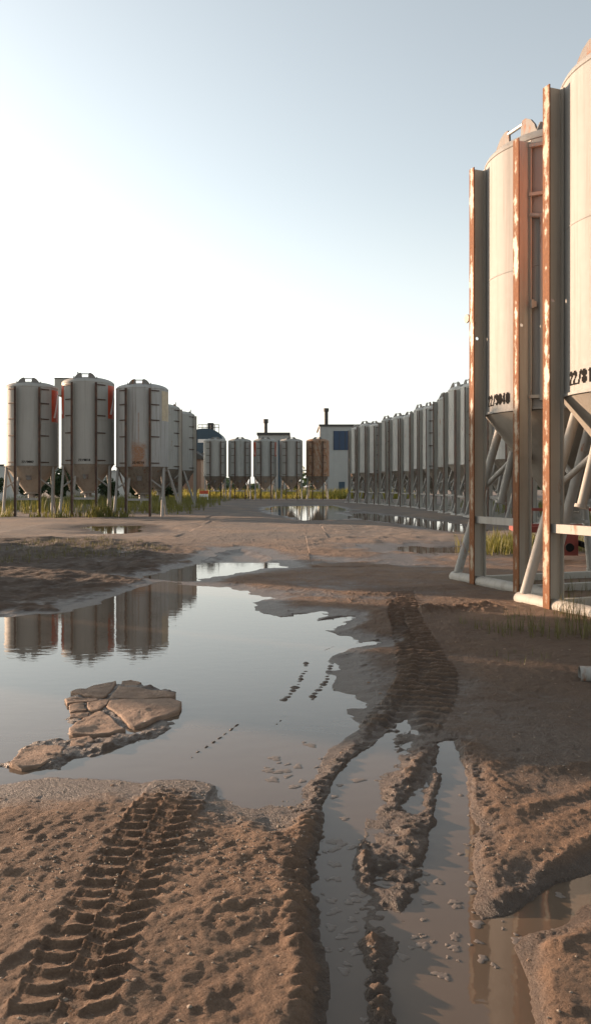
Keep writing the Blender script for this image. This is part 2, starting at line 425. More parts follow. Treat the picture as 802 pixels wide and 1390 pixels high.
for f in P_FAR:
    basin(f, .03, 2.0)
    px = [p[0] for p in f]; py = [p[1] for p in f]; m = (X > min(px) - 2) & (X < max(px) + 2) & (Y > min(py) - 3) & (Y < max(py) + 3)
    H[m] += .05 * fbm(X[m], Y[m] * .6, .7, 4, 5, .6)

def lines_mask(line, mg):
    return (X > line[:, 0].min() - mg) & (X < line[:, 0].max() + mg) & (Y > line[:, 1].min() - mg) & (Y < line[:, 1].max() + mg)
RS = .40
def ridge(pts, h, hw, lug=0, pitch=.085, rough=.5, add=True, asym=0, fade=.12):
    line = smooth_line([g(*p) for p in pts]); m = lines_mask(line, hw * 3 + .1)
    jx = X[m] + .025 * fbm(X[m], Y[m], 9, 3, 6); jy = Y[m] + .025 * fbm(X[m], Y[m], 9, 3, 7)
    S, T, L = line_st(jx, jy, line)
    prof = np.exp(-(T / hw) ** 2) if not asym else np.exp(-(T / (hw * np.where(T * asym > 0, .55, 1.3))) ** 2)
    env = sstep(-.02, fade, S) * sstep(-.02, fade, L - S) if fade else 1
    amp = h * RS * (1 + rough * 1.1 * np.clip(fbm(X[m], Y[m], 7, 4, 2, .6), -.7, .7))
    if lug:
        ph = (S + .35 * T) / pitch + 1.1 * fbm(X[m], Y[m], 5, 3, 1)
        saw = 1 - np.abs(2 * (ph - np.floor(ph)) - 1)
        amp = amp * (1 - lug * .75 + lug * .75 * sstep(.1, .7, saw))
    H[m] += amp * prof * env + h * RS * .45 * env * np.exp(-(T / hw / 1.5) ** 2) * fbm(X[m], Y[m], 22, 4, 1, .65)
def emerge(pts, top, hw, pitch):              # lug prints that just break the water surface
    line = smooth_line([g(*p) for p in pts]); m = lines_mask(line, .3)
    S, T, L = line_st(X[m] + .02 * fbm(X[m], Y[m], 9, 3, 6), Y[m] + .02 * fbm(X[m], Y[m], 9, 3, 7), line)
    ph = S / pitch + .18 * fbm(X[m], Y[m], 3, 2, 1); saw = 1 - np.abs(2 * (ph - np.floor(ph)) - 1)
    t = top * ((.15 if top > .009 else -.1) + 1.0 * sstep(.35, .8, saw)) * (1 + 1.5 * fbm(X[m], Y[m], 8, 3, 2)) + .012 * fbm(X[m], Y[m], 4, 3, 6) - .06 * (1 - np.exp(-(T / hw) ** 2)) - .05 * (1 - sstep(-.02, .12, S) * sstep(-.02, .12, L - S)) - .004
    H[m] = np.maximum(H[m], t)
def rut_basin(poly, depth, bank): basin(poly, depth, bank, wet=False)

def track(pts, width, pitch, depth, kind, skew=.0, mud=0.0, amp=.02, flat=None):
    line = smooth_line([g(*p) for p in pts]); m = lines_mask(line, width)
    x, y = X[m], Y[m]
    S, T, L = line_st(x + .006 * fbm(x, y, 12, 2, 3), y + .006 * fbm(x, y, 12, 2, 5), line)
    T = T + .018 * fbm(x, y, 4, 4, 6, .6)
    hw = width / 2; inside = sstep(hw + .02, hw - .008, np.abs(T)) * sstep(0, .08 if kind == 'scale' else 2.6, S) * sstep(0, .08, L - S)
    if kind == 'scale':                       # staggered rows of lug cells
        u = T / hw
        c = np.where(u > .12, 0, np.where(u > -.42, 1, 2))
        off = np.where(c == 0, 0.0, np.where(c == 1, .45, .1))
        bow = np.where(c == 0, .25 * np.sin((u - .12) * 3.4), .22 * np.cos(((u + .42) * 5.5)))
        ph = S / pitch + off + bow * .8 + .28 * fbm(x, y, 6, 3, 1)
        fr = ph - np.floor(ph)
        cell = np.where(fr < .18, fr / .18, (1 - fr) / .82)
        z = -depth + amp * cell ** 1.6
        edge = np.minimum(np.minimum(np.abs(u - .12), np.abs(u + .42)), np.abs(np.abs(u) - .97))
        z += amp * .45 * np.exp(-(edge / .035) ** 2) * (.3 + .9 * (vnoise(S * 18, c * 9.1, 2) + .5))
    elif kind == 'ladder':
        ph = (S + skew * np.abs(T)) / pitch + .3 * fbm(x, y, 5, 3, 1)
        tri = 1 - np.abs(2 * (ph - np.floor(ph)) - 1)
        crest = sstep(.3, .75, tri); z = amp * crest * (1 + .5 * fbm(x, y, 9, 3, 2))
        zz = np.clip(H[m], .0, .05) - depth + z + .006 * fbm(x, y, 7, 3, 4)
        H[m] = H[m] * (1 - inside) + zz * inside; MUD_SHADE[m] = np.maximum(MUD_SHADE[m], mud * inside * (1 - .75 * crest)); return
    berm = np.exp(-((np.abs(T) - hw - .025) / .028) ** 2) * depth * (.4 if kind == 'scale' else .12) * (1 + 1.5 * fbm(x, y, 10, 3, 4))
    if kind == 'scale': z = z * sstep(-.005, .035, H[m])
    H[m] = H[m] * (1 - .8 * inside) + .8 * inside * np.maximum(np.minimum(flat, H[m] + .012) if flat is not None else H[m], -.02) + z * inside + berm * sstep(0, .1, S) * sstep(0, .1, L - S)
    if mud: MUD_SHADE[m] = np.maximum(MUD_SHADE[m], mud * inside * (1 - .75 * crest))

# wheel marks and ruts, from the farthest to the nearest
ridge([(380, 834), (430, 838), (500, 840), (540, 836)], .035, .18)
ridge([(560, 838), (600, 832), (640, 831), (672, 826)], .10, .22, rough=.9)
ridge([(500, 812), (545, 806), (590, 800), (620, 804)], .04, .25)
ridge([(455, 893), (490, 882), (530, 862)], .03, .10)
ridge([(450, 862), (500, 852), (535, 842)], .03, .10)
track([(541, 795), (546, 825), (556, 860), (572, 890), (586, 915), (585, 945), (570, 972), (548, 1000)], .36, .125, .016, 'ladder', .12, 1.0, .034)
track([(528, 800), (536, 830), (545, 870), (553, 905), (548, 935), (525, 965), (500, 992)], .16, .12, .012, 'ladder', .2, 1.0, .032)
track([(560, 930), (545, 955), (520, 990), (500, 1030)], .20, .12, .014, 'ladder', .2, .9, .026)
basin(P_SHAL, .012, .08, wet=False)
P_MID = [g(*p) for p in [(540, 985), (585, 1002), (604, 1060), (597, 1150), (580, 1240), (570, 1300), (500, 1300), (486, 1200), (490, 1110), (512, 1050)]]
m = (np.abs(X) < 2) & (Y > 2) & (Y < 7); k = sstep(.10, -.03, poly_sd(WX[m], WY[m], P_MID)); H[m] = H[m] * (1 - k) + k * (.001 + .014 * fbm(X[m], Y[m], 7, 5, 2, .66))
rut_basin(P_RUT1, .07, .13); rut_basin(P_RUT2, .07, .14); rut_basin(P_POOL, .06, .2)
ridge([(530, 965), (505, 990), (482, 1018), (458, 1045), (438, 1068), (424, 1100), (415, 1150), (410, 1220), (411, 1300), (414, 1420)], .055, .055, .75, .088, .6)
ridge([(545, 985), (535, 1010), (530, 1022)], .06, .05, .6, .09)
ridge([(584, 1006), (572, 1030), (550, 1060), (536, 1085), (527, 1114)], .095, .052, .2, .07, .6)
ridge([(591, 1030), (590, 1075), (583, 1108), (588, 1130)], .06, .03, .5, .08, .8)
ridge([(565, 1100), (556, 1140), (552, 1190), (547, 1240)], .055, .07, .5, .09, 1.0)
ridge([(530, 1130), (520, 1170), (525, 1200)], .035, .06, .4, .08, 1.0)
ridge([(491, 1138), (494, 1165), (499, 1200), (506, 1218)], .085, .032, .6, .085, .5)
ridge([(500, 1258), (505, 1300), (514, 1345), (520, 1420)], .12, .04, .4, .085, .5)
ridge([(620, 1002), (636, 1040), (648, 1088), (656, 1122)], .085, .055, .35, .05, .5, asym=-1)
ridge([(654, 1128), (662, 1175), (660, 1215)], .085, .055, .4, .06, .5)
ridge([(652, 1240), (668, 1228), (700, 1218), (735, 1196), (802, 1152), (900, 1110)], .075, .05, .2, .1, .6)
ridge([(640, 1010), (672, 1060), (690, 1090)], .05, .06, .3, .08, 1.0)
ridge([(690, 1115), (740, 1098), (802, 1080), (900, 1055)], .055, .045, .2, .1, .7)
ridge([(725, 1148), (765, 1130), (802, 1112), (900, 1080)], .05, .06, .2, .1, .7)
ridge([(700, 1050), (730, 1052), (770, 1050), (830, 1040)], .05, .06, .3, .1, 1.0)
ridge([(700, 1292), (740, 1275), (780, 1256)], .06, .03, .4, .08, .8)
ridge([(735, 1320), (770, 1288), (802, 1270), (900, 1230)], .075, .045, .2, .08, .5)
ridge([(412, 1005), (436, 1002), (462, 1004)], .10, .06, .3, .08, .9)
for pts in ([(418, 896), (412, 915), (400, 935), (378, 957)], [(452, 890), (447, 912), (436, 932), (416, 958)], [(404, 955), (385, 975), (364, 990)], [(332, 976), (300, 1000), (268, 1022), (246, 1042)]):
    emerge(pts, .0105 if pts[0][1] < 900 else .008, .065 if pts[0][1] < 900 else .026, .095)
track([(70, 1420), (125, 1300), (166, 1220), (203, 1150), (230, 1098), (254, 1056)], .315, .083, .006, 'scale', 0, 0, .019, flat=.052)
kk = sstep(.05, .45, X) * sstep(6.5, 5.0, Y) * (Y > 1.5) * .42
H = np.where(H > .01, .01 + (H - .01) * (1 - kk), H)
# a low hump beside the left track, drag marks, hollows
ridge([(330, 1100), (360, 1150), (350, 1220), (300, 1300)], .03, .22, rough=.6)
ridge([(0, 1110), (80, 1120), (140, 1100), (170, 1075)], .02, .15)
ridge([(380, 1110), (372, 1130), (368, 1150)], -.045, .07)
for poly, top in ((P_SHOAL, .013), (P_SHOAL2, .012)):
    px = [p[0] for p in poly]; py = [p[1] for p in poly]
    m = (X > min(px) - .4) & (X < max(px) + .4) & (Y > min(py) - .5) & (Y < max(py) + .5)
    sd = poly_sd(X[m] + .06 * fbm(X[m], Y[m], 7, 3, 2), Y[m] + .08 * fbm(X[m], Y[m], 7, 3, 3), poly)
    H[m] = np.maximum(H[m], top - .09 * sstep(-.10, .22, sd) + .03 * fbm(X[m], Y[m], 6, 4, 1, .6))
sdm = poly_sd(X[near], Y[near], P_LMUD); k = sstep(.8, -1.0, sdm)
H[near] += k * (.11 * np.abs(fbm(X[near], Y[near], 1.5, 6, 3, .62)) - .018) * (H[near] > .01); MUD_SHADE[near] = np.maximum(MUD_SHADE[near], k * .95)
sdt = poly_sd(X[near] + .3 * w1[near], Y[near] + .4 * w2[near], P_TRK); k = sstep(.7, -.5, sdt); MUD_SHADE[near] = np.maximum(MUD_SHADE[near], k * .6)
P_RIGHT_SHADE = [g(*p) for p in [(560, 835), (680, 850), (980, 870), (980, 1180), (800, 1090), (660, 1020), (640, 960)]]
sdr = poly_sd(X[near] + .5 * w1[near], Y[near] + .6 * w2[near], P_RIGHT_SHADE); MUD_SHADE[near] = np.maximum(MUD_SHADE[near], sstep(.5, -.5, sdr) * .6)  # damp dark soil on the right, deepened to carry the shade there
H += np.where(near & (Y < 9), .0034 * fbm(X, Y, 34, 3, 3, .6) - .003 * sstep(.22, .42, fbm(X + 9, Y + 4, 13, 3, 5)), 0) * sstep(.0, .02, H)
# small clods everywhere near
cl = fbm(X, Y, 8.5, 3, 6, .55); H += np.where(near, .006 * sstep(.36, .56, cl) * sstep(.0, .03, H), 0)
GRAV = sstep(13, 26, Y + 3 * w1)
WET = np.clip(1 - (H - .004) / (.055 + .02 * w1), 0, 1) * np.where(near, 1, .8)
WET = np.where(H > .12, 0, WET)
nx, ny = len(xs), len(ys)
me = bpy.data.meshes.new('ground')
me.vertices.add(nx * ny); co = np.empty((nx * ny, 3), np.float32); co[:, 0] = X; co[:, 1] = Y; co[:, 2] = H
me.vertices.foreach_set('co', co.ravel())
ii = np.arange(nx * ny, dtype=np.int32).reshape(ny, nx)
q = np.stack([ii[:-1, :-1], ii[:-1, 1:], ii[1:, 1:], ii[1:, :-1]], -1).reshape(-1, 4)
me.loops.add(q.size); me.loops.foreach_set('vertex_index', q.ravel())
me.polygons.add(len(q)); me.polygons.foreach_set('loop_start', np.arange(0, q.size, 4, dtype=np.int32))
me.polygons.foreach_set('loop_total', np.full(len(q), 4, np.int32)) if False else None
me.polygons.foreach_set('use_smooth', np.ones(len(q), bool))
for nm, arr in (('wet', WET), ('mud', MUD_SHADE), ('gravel', GRAV)):
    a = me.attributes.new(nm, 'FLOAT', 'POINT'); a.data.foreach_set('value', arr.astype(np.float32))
me.update(calc_edges=True); me.validate()
me.materials.append(M['ground'])
ground = bpy.data.objects.new('ground', me); col.objects.link(ground); tag(ground, kind='structure')
HG = H.reshape(ny, nx)
def gz(x, y):
    i = int(np.clip(np.searchsorted(ys, y), 0, ny - 1)); j = int(np.clip(np.searchsorted(xs, x), 0, nx - 1)); return float(HG[i, j])

def sheet(poly, mg, z=0.0):
    px = [p[0] for p in poly]; py = [p[1] for p in poly]
    o = MB().add([(min(px) - mg, min(py) - mg, z), (max(px) + mg, min(py) - mg, z), (max(px) + mg, max(py) + mg, z), (min(px) - mg, max(py) + mg, z)], [(0, 1, 2, 3)]).build('puddle', M['water'], None, 0)
    tag(o, kind='structure'); return o
sheet([(-9, .3), (4.0, 16.5)], 0)
for f in enumerate(P_FAR): sheet(f[1], .6, -.003 * f[0])

# ------------------------------------------------------------------ silo parts (front faces local -Y)
RT = 1.25; Z0, Z1 = 2.62, 6.42
def arc_patch(mb, r, a0, a1, z0, z1, n=18, th=.004):
    vs = []; fs = []
    for i in range(n + 1):
        a = R(a0 + (a1 - a0) * i / n)
        for z in (z0, z1): vs.append((r * math.sin(a), -r * math.cos(a), z))
    for i in range(n): fs.append((2 * i, 2 * i + 2, 2 * i + 3, 2 * i + 1))
    return mb.add(vs, fs)
def on_tank(mb, pts, r):                      # flat outline (arc length, z) wrapped onto the shell
    mb.add([(r * math.sin(x / r), -r * math.cos(x / r), z) for x, z in pts], [tuple(range(len(pts)))])
ME = {}
def prof_tank():
    p = [(1.235, Z0 - .015), (1.272, Z0 - .012), (1.272, Z0 + .02), (RT, Z0 + .025)]
    for zz in (4.62,): p += [(RT, zz - .012), (RT + .006, zz - .004), (RT + .006, zz + .004), (RT, zz + .012)]
    p += [(RT, Z1 - .03), (1.262, Z1 - .02), (1.262, Z1)]
    for i in range(1, 9):
        t = i / 8; p.append((1.25 * math.cos(t * math.pi / 2) + (0.001), Z1 + .32 * math.sin(t * math.pi / 2) ** 1.0))
    return p
def mk(name, mb, mats, smooth=35): ME[name] = mb.mesh(name, mats, smooth)
for k_, m_ in (('tank', 'tank'), ('tank_near', 'tank_near'), ('tank_row', 'tank_row'), ('tank_dirty', 'tank_dirty'), ('tank_stained', 'stained'), ('tank_rust', 'rust_tank')):
    mk(k_, MB().lathe(prof_tank(), 96), M[m_])
HP = [(1.24, Z0 - .02), (.30, 1.34), (.30, 1.30), (.36, 1.30), (.36, 1.26), (.26, 1.26)]
mk('hopper', MB().lathe(HP, 64), M['hopper']); mk('hopper_near', MB().lathe(HP, 64), M['hopper_near']); mk('hopper_dirty', MB().lathe(HP, 64), M['hopper_dirty'])
def post_mesh(flange, web='beam'):
    mb = MB(); zb, zt = .16, 6.36
    mb.mat(0).box(-.0625, .0625, -1.402, -1.386, .06, zt)              # outer flange, runs down over the pipe
    mb.mat(1).box(-.006, .006, -1.386, -1.224, zb, zt - .01) if False else None
    # web with a lifting hole the sun shines through
    zh, yh, rh = 3.78, -1.305, .028
    b0, b1, hz = -1.386, -1.199, .06
    mb.mat(1).box(-.006, .006, b0, b1, zb, zh - hz).box(-.006, .006, b0, b1, zh + hz, zt - .008)
    out = [(b0, zh - hz), (yh, zh - hz), (b1, zh - hz), (b1, zh), (b1, zh + hz), (yh, zh + hz), (b0, zh + hz), (b0, zh)]
    ring = []
    for (yy, zz) in out:
        L = math.hypot(yy - yh, zz - zh); ring.append((yh + (yy - yh) / L * rh, zh + (zz - zh) / L * rh))
    for sx in (-.006, .006):
        mb.add([(sx, yy, zz) for yy, zz in ring + out], [(i, (i + 1) % 8, 8 + (i + 1) % 8, 8 + i) for i in range(8)])
    mb.box(-.0625, .0625, -1.199, -1.185, zb, zt - .004).box(-.005, .005, -1.185, -1.10, Z0 + .1, zt - .05)
    mb.mat(0).prism([(-.0625, .06), (.0625, .06), (.05, .0), (.02, -.02), (-.02, -.02), (-.05, .0)], (0, -1.402, 0), (1, 0, 0), (0, 0, 1), (0, .016, 0))
    return mb.mesh('post', [M[flange], M[web]], 30)
ME['post'] = post_mesh('rust_flange'); ME['post_dark'] = post_mesh('dark_flange'); ME['post_row'] = post_mesh('dark_flange', 'beam_row')
mk('base_pipe', MB().tube((-1.24, -1.30, .085), (1.24, -1.30, .085), .085, n=18, dome=.04), M['tube'])
for sg, nm in ((-1, 'L'), (1, 'R')):
    mk('strut' + nm, MB().tube((sg * 1.12, -1.30, .15), (sg * 1.08, -.50, Z0 - .04), .066, n=16), M['tube'])
    mk('rear_leg' + nm, MB().tube((sg * 1.0, 1.2, .10), (sg * .82, .78, Z0 - .25), .058, n=14), M['tube'])
    mk('brace' + nm, MB().tube((sg * 1.09, -.78, 1.55), (sg * .44, -.64, 2.03), .042, n=12), M['tube'])
    mk('rear_brace' + nm, MB().tube((sg * .93, 1.0, 1.15), (sg * 1.13, -.42, Z0 - .06), .042, n=12), M['tube'])
    mk('base_beam' + nm, MB().box(sg * .62 - .05, sg * .62 + .05, -1.21, 1.18, .03, .15), M['beam'])
    for i, z in enumerate((2.78, 4.05, 4.85, 5.60, 6.28)):
        mk('bracket_dark%s%d' % (nm, i), MB().beam((sg * .60, -1.206, z), (sg * .93, -.885, z), .05, .045), M['dark_flange'])
        mk('bracket%s%d' % (nm, i), MB().beam((sg * .60, -1.206, z), (sg * .93, -.885, z), .05, .045), M['beam'])
    lug = MB()
    outl = [(.13, 0), (.54, 0), (.52, .14), (.46, .28), (.37, .38), (.26, .44), (.18, .44), (.15, .36)]
    lug.prism([(sg * x, z) for x, z in outl], (0, -1.02, 6.40), (1, 0, 0), (0, 0, 1), (0, .035, 0))
    lug.prism([(-.14, 0), (.22, 0), (.14, .16), (.05, .28), (-.05, .28), (-.11, .16)], (sg * .54 - .0125, -.93, 6.40), (0, 1, 0), (0, 0, 1), (.025, 0, 0))
    mk('lug' + nm, lug, M['lug'], 0)
mk('rear_beam', MB().box(-1.1, 1.1, 1.185, 1.285, .03, .15), M['beam'])
mk('crossbar', MB().box(-.553, .553, -1.35, -1.26, .97, 1.075), M['tube'], 0)
mk('lug_bar', MB().tube((-.18, -1.0, 6.79), (.18, -1.0, 6.79), .028), M['galv'])
mk('fill_pipe', MB().tube((.74, -1.10, 2.72), (.74, -1.10, 5.30), .032).tube((.74, -1.10, 5.28), (.60, -1.19, 5.32), .032).tube((.74, -1.10, 2.74), (.70, -.98, 2.72), .032), M['tube'])
mk('filler_stub', MB().tube((-.50, -.70, 2.06), (-.55, -.88, 1.30), .058, n=16).tube((-.55, -.88, 1.30), (-.553, -.89, 1.26), .085, n=16), M['tube'])
mk('outlet', MB().tube((0, 0, 1.26), (0, 0, .98), .17, n=18).tube((0, 0, 1.02), (0, 0, .98), .23, n=18).tube((-.30, -.1, 1.15), (.30, -.1, 1.15), .02).box(-.09, .09, -.26, -.16, 1.06, 1.24), M['valve'])
mk('hatch', MB().box(-.11, .11, -.93, -.80, 1.93, 2.12).box(-.14, .14, -.96, -.93, 2.10, 2.14), M['lug'], 0)
mk('stub_knob', MB().tube((.92, -.80, 5.30), (.98, -.98, 5.30), .03, n=10).tube((.98, -.98, 5.30), (.99, -1.02, 5.30), .055, n=12), M['black'])
mk('end_disc', MB().tube((-.62, -1.31, 4.12), (-.76, -1.33, 4.12), .016, n=8).tube((-.77, -1.36, 4.12), (-.77, -1.335, 4.12), .066, n=18), M['beam'])
mk('latch', MB().box(.58, .70, -1.20, -1.16, 4.02, 4.10).box(.66, .70, -1.24, -1.20, 4.00, 4.12), M['valve'], 0)
for sg, nm in ((-1, 'L'), (1, 'R')):
    a0, a1 = (56, 124) if sg > 0 else (-124, -56)
    mk('panel' + nm, arc_patch(MB(), RT + .004, a0, a1, 4.75, 6.30), M['red'], 60)
    mk('panel_orange' + nm, arc_patch(MB(), RT + .004, a0, a1, 4.45, 6.30), M['orange'], 60)
    mk('panel_tan' + nm, arc_patch(MB(), RT + .004, a0, a1, 4.85, 6.30), M['tan'], 60)
    mb = MB()
    c = sg * R(90) * RT; r = RT + .008; w = .60
    for i in range(10):                                                # slanted stroke, upright and foot bar of the white emblem
        t0, t1 = i / 10, (i + 1) / 10
        f = lambda t: c - w + t * w * .75
        on_tank(mb, [(f(t0), 4.95 + 1.15 * t0), (f(t0) + .17, 4.95 + 1.15 * t0), (f(t1) + .17, 4.95 + 1.15 * t1), (f(t1), 4.95 + 1.15 * t1)], r)
        f2 = lambda t: c + w - .17 - t * w * .75
        on_tank(mb, [(f2(t0), 4.95 + 1.15 * t0), (f2(t0) + .17, 4.95 + 1.15 * t0), (f2(t1) + .17, 4.95 + 1.15 * t1), (f2(t1), 4.95 + 1.15 * t1)], r + .002)
    mk('emblem' + nm, mb, M['white'], 0)

GLYPH = {'0': '01110 11011 11011 11011 11011 11011 11011 11011 01110', '1': '00110 01110 00110 00110 00110 00110 00110 00110 00110', '2': '01110 11011 11011 00011 00110 01100 11000 11000 11111',
         '4': '00110 00110 01110 01110 10110 10110 11111 00110 00110', '5': '11111 11000 11000 11110 11011 00011 11011 11011 01110', '7': '11111 00011 00011 00110 00110 00110 01100 01100 01100',
         '8': '01110 11011 11011 11011 01110 11011 11011 11011 01110', '9': '01110 11011 11011 11011 01111 00011 00011 11011 01110', '/': '00001 00011 00011 00110 00110 00110 01100 01100 11000'}
def text_mesh(txt, height, width, z, mat, cx=0):          # stencilled number wrapped on the shell
    CX = (0, 1.3, 2.5, 3.15, 4.35, 5.65); ADV = 6.15; n = len(txt) * ADV - .7; width *= 1.10; cw = width / n; ch = height / 9; r = RT + .006; mb = MB()
    for k, c in enumerate(txt):
        rows_ = GLYPH[c].split()
        for j, row_ in enumerate(rows_):
            for i, b in enumerate(row_):
                if b == '0': continue
                x0 = cx - width / 2 + (k * ADV + CX[i]) * cw; wc = (CX[i + 1] - CX[i]) * cw; z1 = z + height - j * ch
                nb = lambda a, d: 0 <= j + d < 9 and 0 <= i + a < 5 and rows_[j + d][i + a] == '1'
                P = []
                for (sx, sz) in ((0, 0), (1, 0), (1, 1), (0, 1)):        # clip the free corners so strokes look sprayed and round
                    px_, pz_ = x0 + sx * wc, z1 - (1 - sz) * ch
                    ax_, dz_ = (1 if sx else -1), (-1 if sz else 1)
                    if not nb(ax_, 0) and not nb(0, dz_):
                        q = [(px_ - ax_ * wc * .3, pz_), (px_, pz_ + (dz_) * ch * .3)]
                        P += q if (sx, sz) in ((1, 0), (0, 1)) else q[::-1]
                    else: P.append((px_, pz_))
                on_tank(mb, P, r)
    return mb.mesh('number', mat, 0)

def make_silo(loc, ang, label, group, tank='tank', hopper='hopper', post='post', number=None, panels='', knobs=False, zs=1.0, tanpanel='', stub=True, num_z=2.74, num_sz=(.11, .50), num_x=0, disc=False):
    r = empty('silo', loc, ang); r.scale = (1, 1, zs); tag(r, label, 'silo', group)
    t = inst('tank', ME[tank], r); hp_ = inst('hopper', ME[hopper], r); t.location.y = hp_.location.y = -.035
    o = inst('outlet', ME['outlet'], r); inst('hatch', ME['hatch'], r)
    for sx in (-.56, .56):
        p = inst('post', ME[post], r); p.location.x = sx; p.scale.x = 1 if post == 'post' else .82
    for nm in 'LR':
        inst('strut', ME['strut' + nm], r); inst('rear_leg', ME['rear_leg' + nm], r)
        inst('brace', ME['brace' + nm], r); inst('brace', ME['rear_brace' + nm], r); inst('base_beam', ME['base_beam' + nm], r)
        for i in ((0, 3, 4) if knobs else range(5)): inst('bracket', ME['bracket%s%s%d' % ('_dark' if post != 'post' else '', nm, i)], r)
        inst('lifting_lug', ME['lug' + nm], r)
    for nm in ('base_pipe', 'rear_beam', 'crossbar', 'lug_bar'): inst(nm if nm != 'rear_beam' else 'base_beam', ME[nm], r)
    if stub: inst('filler_stub', ME['filler_stub'], r)
    if number: inst('number', text_mesh(number, *num_sz, num_z, M['black'], num_x), t)
    if disc: inst('end_disc', ME['end_disc'], r)
    for nm in panels:
        p = inst('painted_panel', ME[('panel_orange' if knobs else 'panel') + nm], t); inst('emblem', ME['emblem' + nm], t)
    for nm in tanpanel: inst('painted_panel', ME['panel_tan' + nm], t)
    if knobs:
        inst('fill_pipe', ME['fill_pipe'], r); inst('knob', ME['stub_knob'], r); inst('latch', ME['latch'], r)
    return r
def ang_n(nx_, ny_): return math.atan2(nx_, -ny_)        # rotation so that local -Y looks along (nx, ny)
AN = ang_n(-.937, -.35)
G_NEAR, G_LEFT, G_FAR, G_ROW = 'silos standing beside the right edge of the track', 'silos in the group on the left', 'silos in the far row across the yard', 'silos in the curved row on the right'
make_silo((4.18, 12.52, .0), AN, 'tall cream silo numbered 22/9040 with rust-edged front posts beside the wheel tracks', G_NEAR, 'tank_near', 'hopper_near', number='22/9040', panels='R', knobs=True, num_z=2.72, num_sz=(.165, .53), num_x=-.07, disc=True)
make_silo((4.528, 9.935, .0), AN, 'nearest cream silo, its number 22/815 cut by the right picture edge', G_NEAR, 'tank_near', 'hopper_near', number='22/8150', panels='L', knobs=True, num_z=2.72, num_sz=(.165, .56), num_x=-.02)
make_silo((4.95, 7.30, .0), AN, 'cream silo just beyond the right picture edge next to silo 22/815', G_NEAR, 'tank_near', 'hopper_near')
# left group
make_silo((-12.95, 40.6, -.10), ang_n(.163, -.987), 'pale silo with one red patch, leftmost of the group beside the puddle', G_LEFT, post='post_dark', number='22/9002', panels='R')
make_silo((-10.12, 40.4, -.10), ang_n(.10, -.99), 'tallest pale silo of the left group with red patches on both sides', G_LEFT, post='post_dark', number='22/9018', panels='LR', zs=1.03)
make_silo((-7.42, 40.1, -.10), ang_n(.03, -1), 'grey streaked silo with a rust stain over its number and dark hopper', G_LEFT, 'tank_stained', 'hopper_dirty', 'post_dark', number='22/8774', tanpanel='R', zs=.98)
make_silo((-8.55, 52.0, -.02), ang_n(.985, .17), 'pale silo turned sideways directly behind the rust-stained silo', G_LEFT, 'tank_dirty', 'hopper_dirty', 'post_dark')
make_silo((-8.25, 57.2, -.0), ang_n(.99, .14), 'pale sideways silo at the far right end of the left group', G_LEFT, 'tank', 'hopper_dirty', 'post_dark')
# far row
far = [(292, .13, 'tank', 'hopper_dirty', 'pale silo with rusty hopper at the left end of the far row', ''),
       (325.5, .10, 'tank_dirty', 'hopper_dirty', 'grey silo with dark stained hopper, second from the left in the far row', ''),
       (359.4, .12, 'tank_dirty', 'hopper', 'grey far-row silo in front of the short chimney, red patch at its sides', 'LR'),
       (395, .05, 'tank', 'hopper', 'pale far-row silo in front of the narrow blue door', ''),
       (431, -.03, 'tank_rust', 'hopper_dirty', 'rust-brown silo in front of the grey building with blue glazing', '')]
for px, nx_, tk, hp, lb, pn in far:
    d = 90.0; make_silo(((px - 401) / F * d, d, .0), ang_n(nx_, -math.sqrt(1 - nx_ * nx_)), lb, G_FAR, tk, hp, 'post_dark', panels=pn)
make_silo((7.2, 91.5, 0), ang_n(-.2, -.98), 'rust-brown silo half hidden behind the far end of the curved right row', G_ROW, 'tank_rust', 'hopper_dirty', 'post_dark')
# curved row: (front point x, y)
row = [(5.1, 71.2), (5.65, 68.5), (6.2, 65.8), (6.85, 63.1), (7.4, 60.4), (7.85, 57.6), (8.1, 54.8), (8.25, 51.9), (8.28, 46.4), (8.28, 43.2), (8.28, 40.2), (8.4, 37.2), (8.6, 34.4), (8.9, 31.6), (9.4, 28.8)]
rlab = ['pale silo with a rusty leg frame at the far end of the curved right row', 'second silo from the far end of the curved right row', 'third silo from the far end of the curved right row',
        'fourth silo from the far end of the curved right row', 'fifth silo from the far end of the curved right row', 'sixth silo from the far end of the curved right row', 'seventh silo from the far end of the curved right row, before the gap',
        'eighth silo from the far end, last one before the wide gap in the right row', 'right-row silo with rust streak low on its tank, just after the gap', 'right-row silo two places beyond the one half hidden by the 22/9040 post',
        'right-row silo half hidden by the left post of silo 22/9040', 'right-row silo seen between the front posts of silo 22/9040', 'right-row silo glimpsed below the hopper of silo 22/9040',
        'right-row silo glimpsed between silos 22/9040 and 22/815', 'nearest silo of the curved right row, mostly behind silo 22/815']
for i, (x, y) in enumerate(row):
    a = row[max(0, i - 1)]; b = row[min(len(row) - 1, i + 1)]
    u = Vector((b[0] - a[0], b[1] - a[1])).normalized(); n_ = Vector((u.y, -u.x))      # front normal
    n_ = (n_ + Vector((0, -.30 - .12 * math.sin(i * 1.7)))).normalized()
    make_silo((x - 1.1 * n_.x, y - 1.1 * n_.y, .02), ang_n(n_.x, n_.y), rlab[i], G_ROW, ['tank_row', 'tank_dirty'][i in (3, 8)], ['hopper', 'hopper_dirty'][i % 2 == 0], 'post_row', zs=1 + .018 * math.sin(i * 2.3))
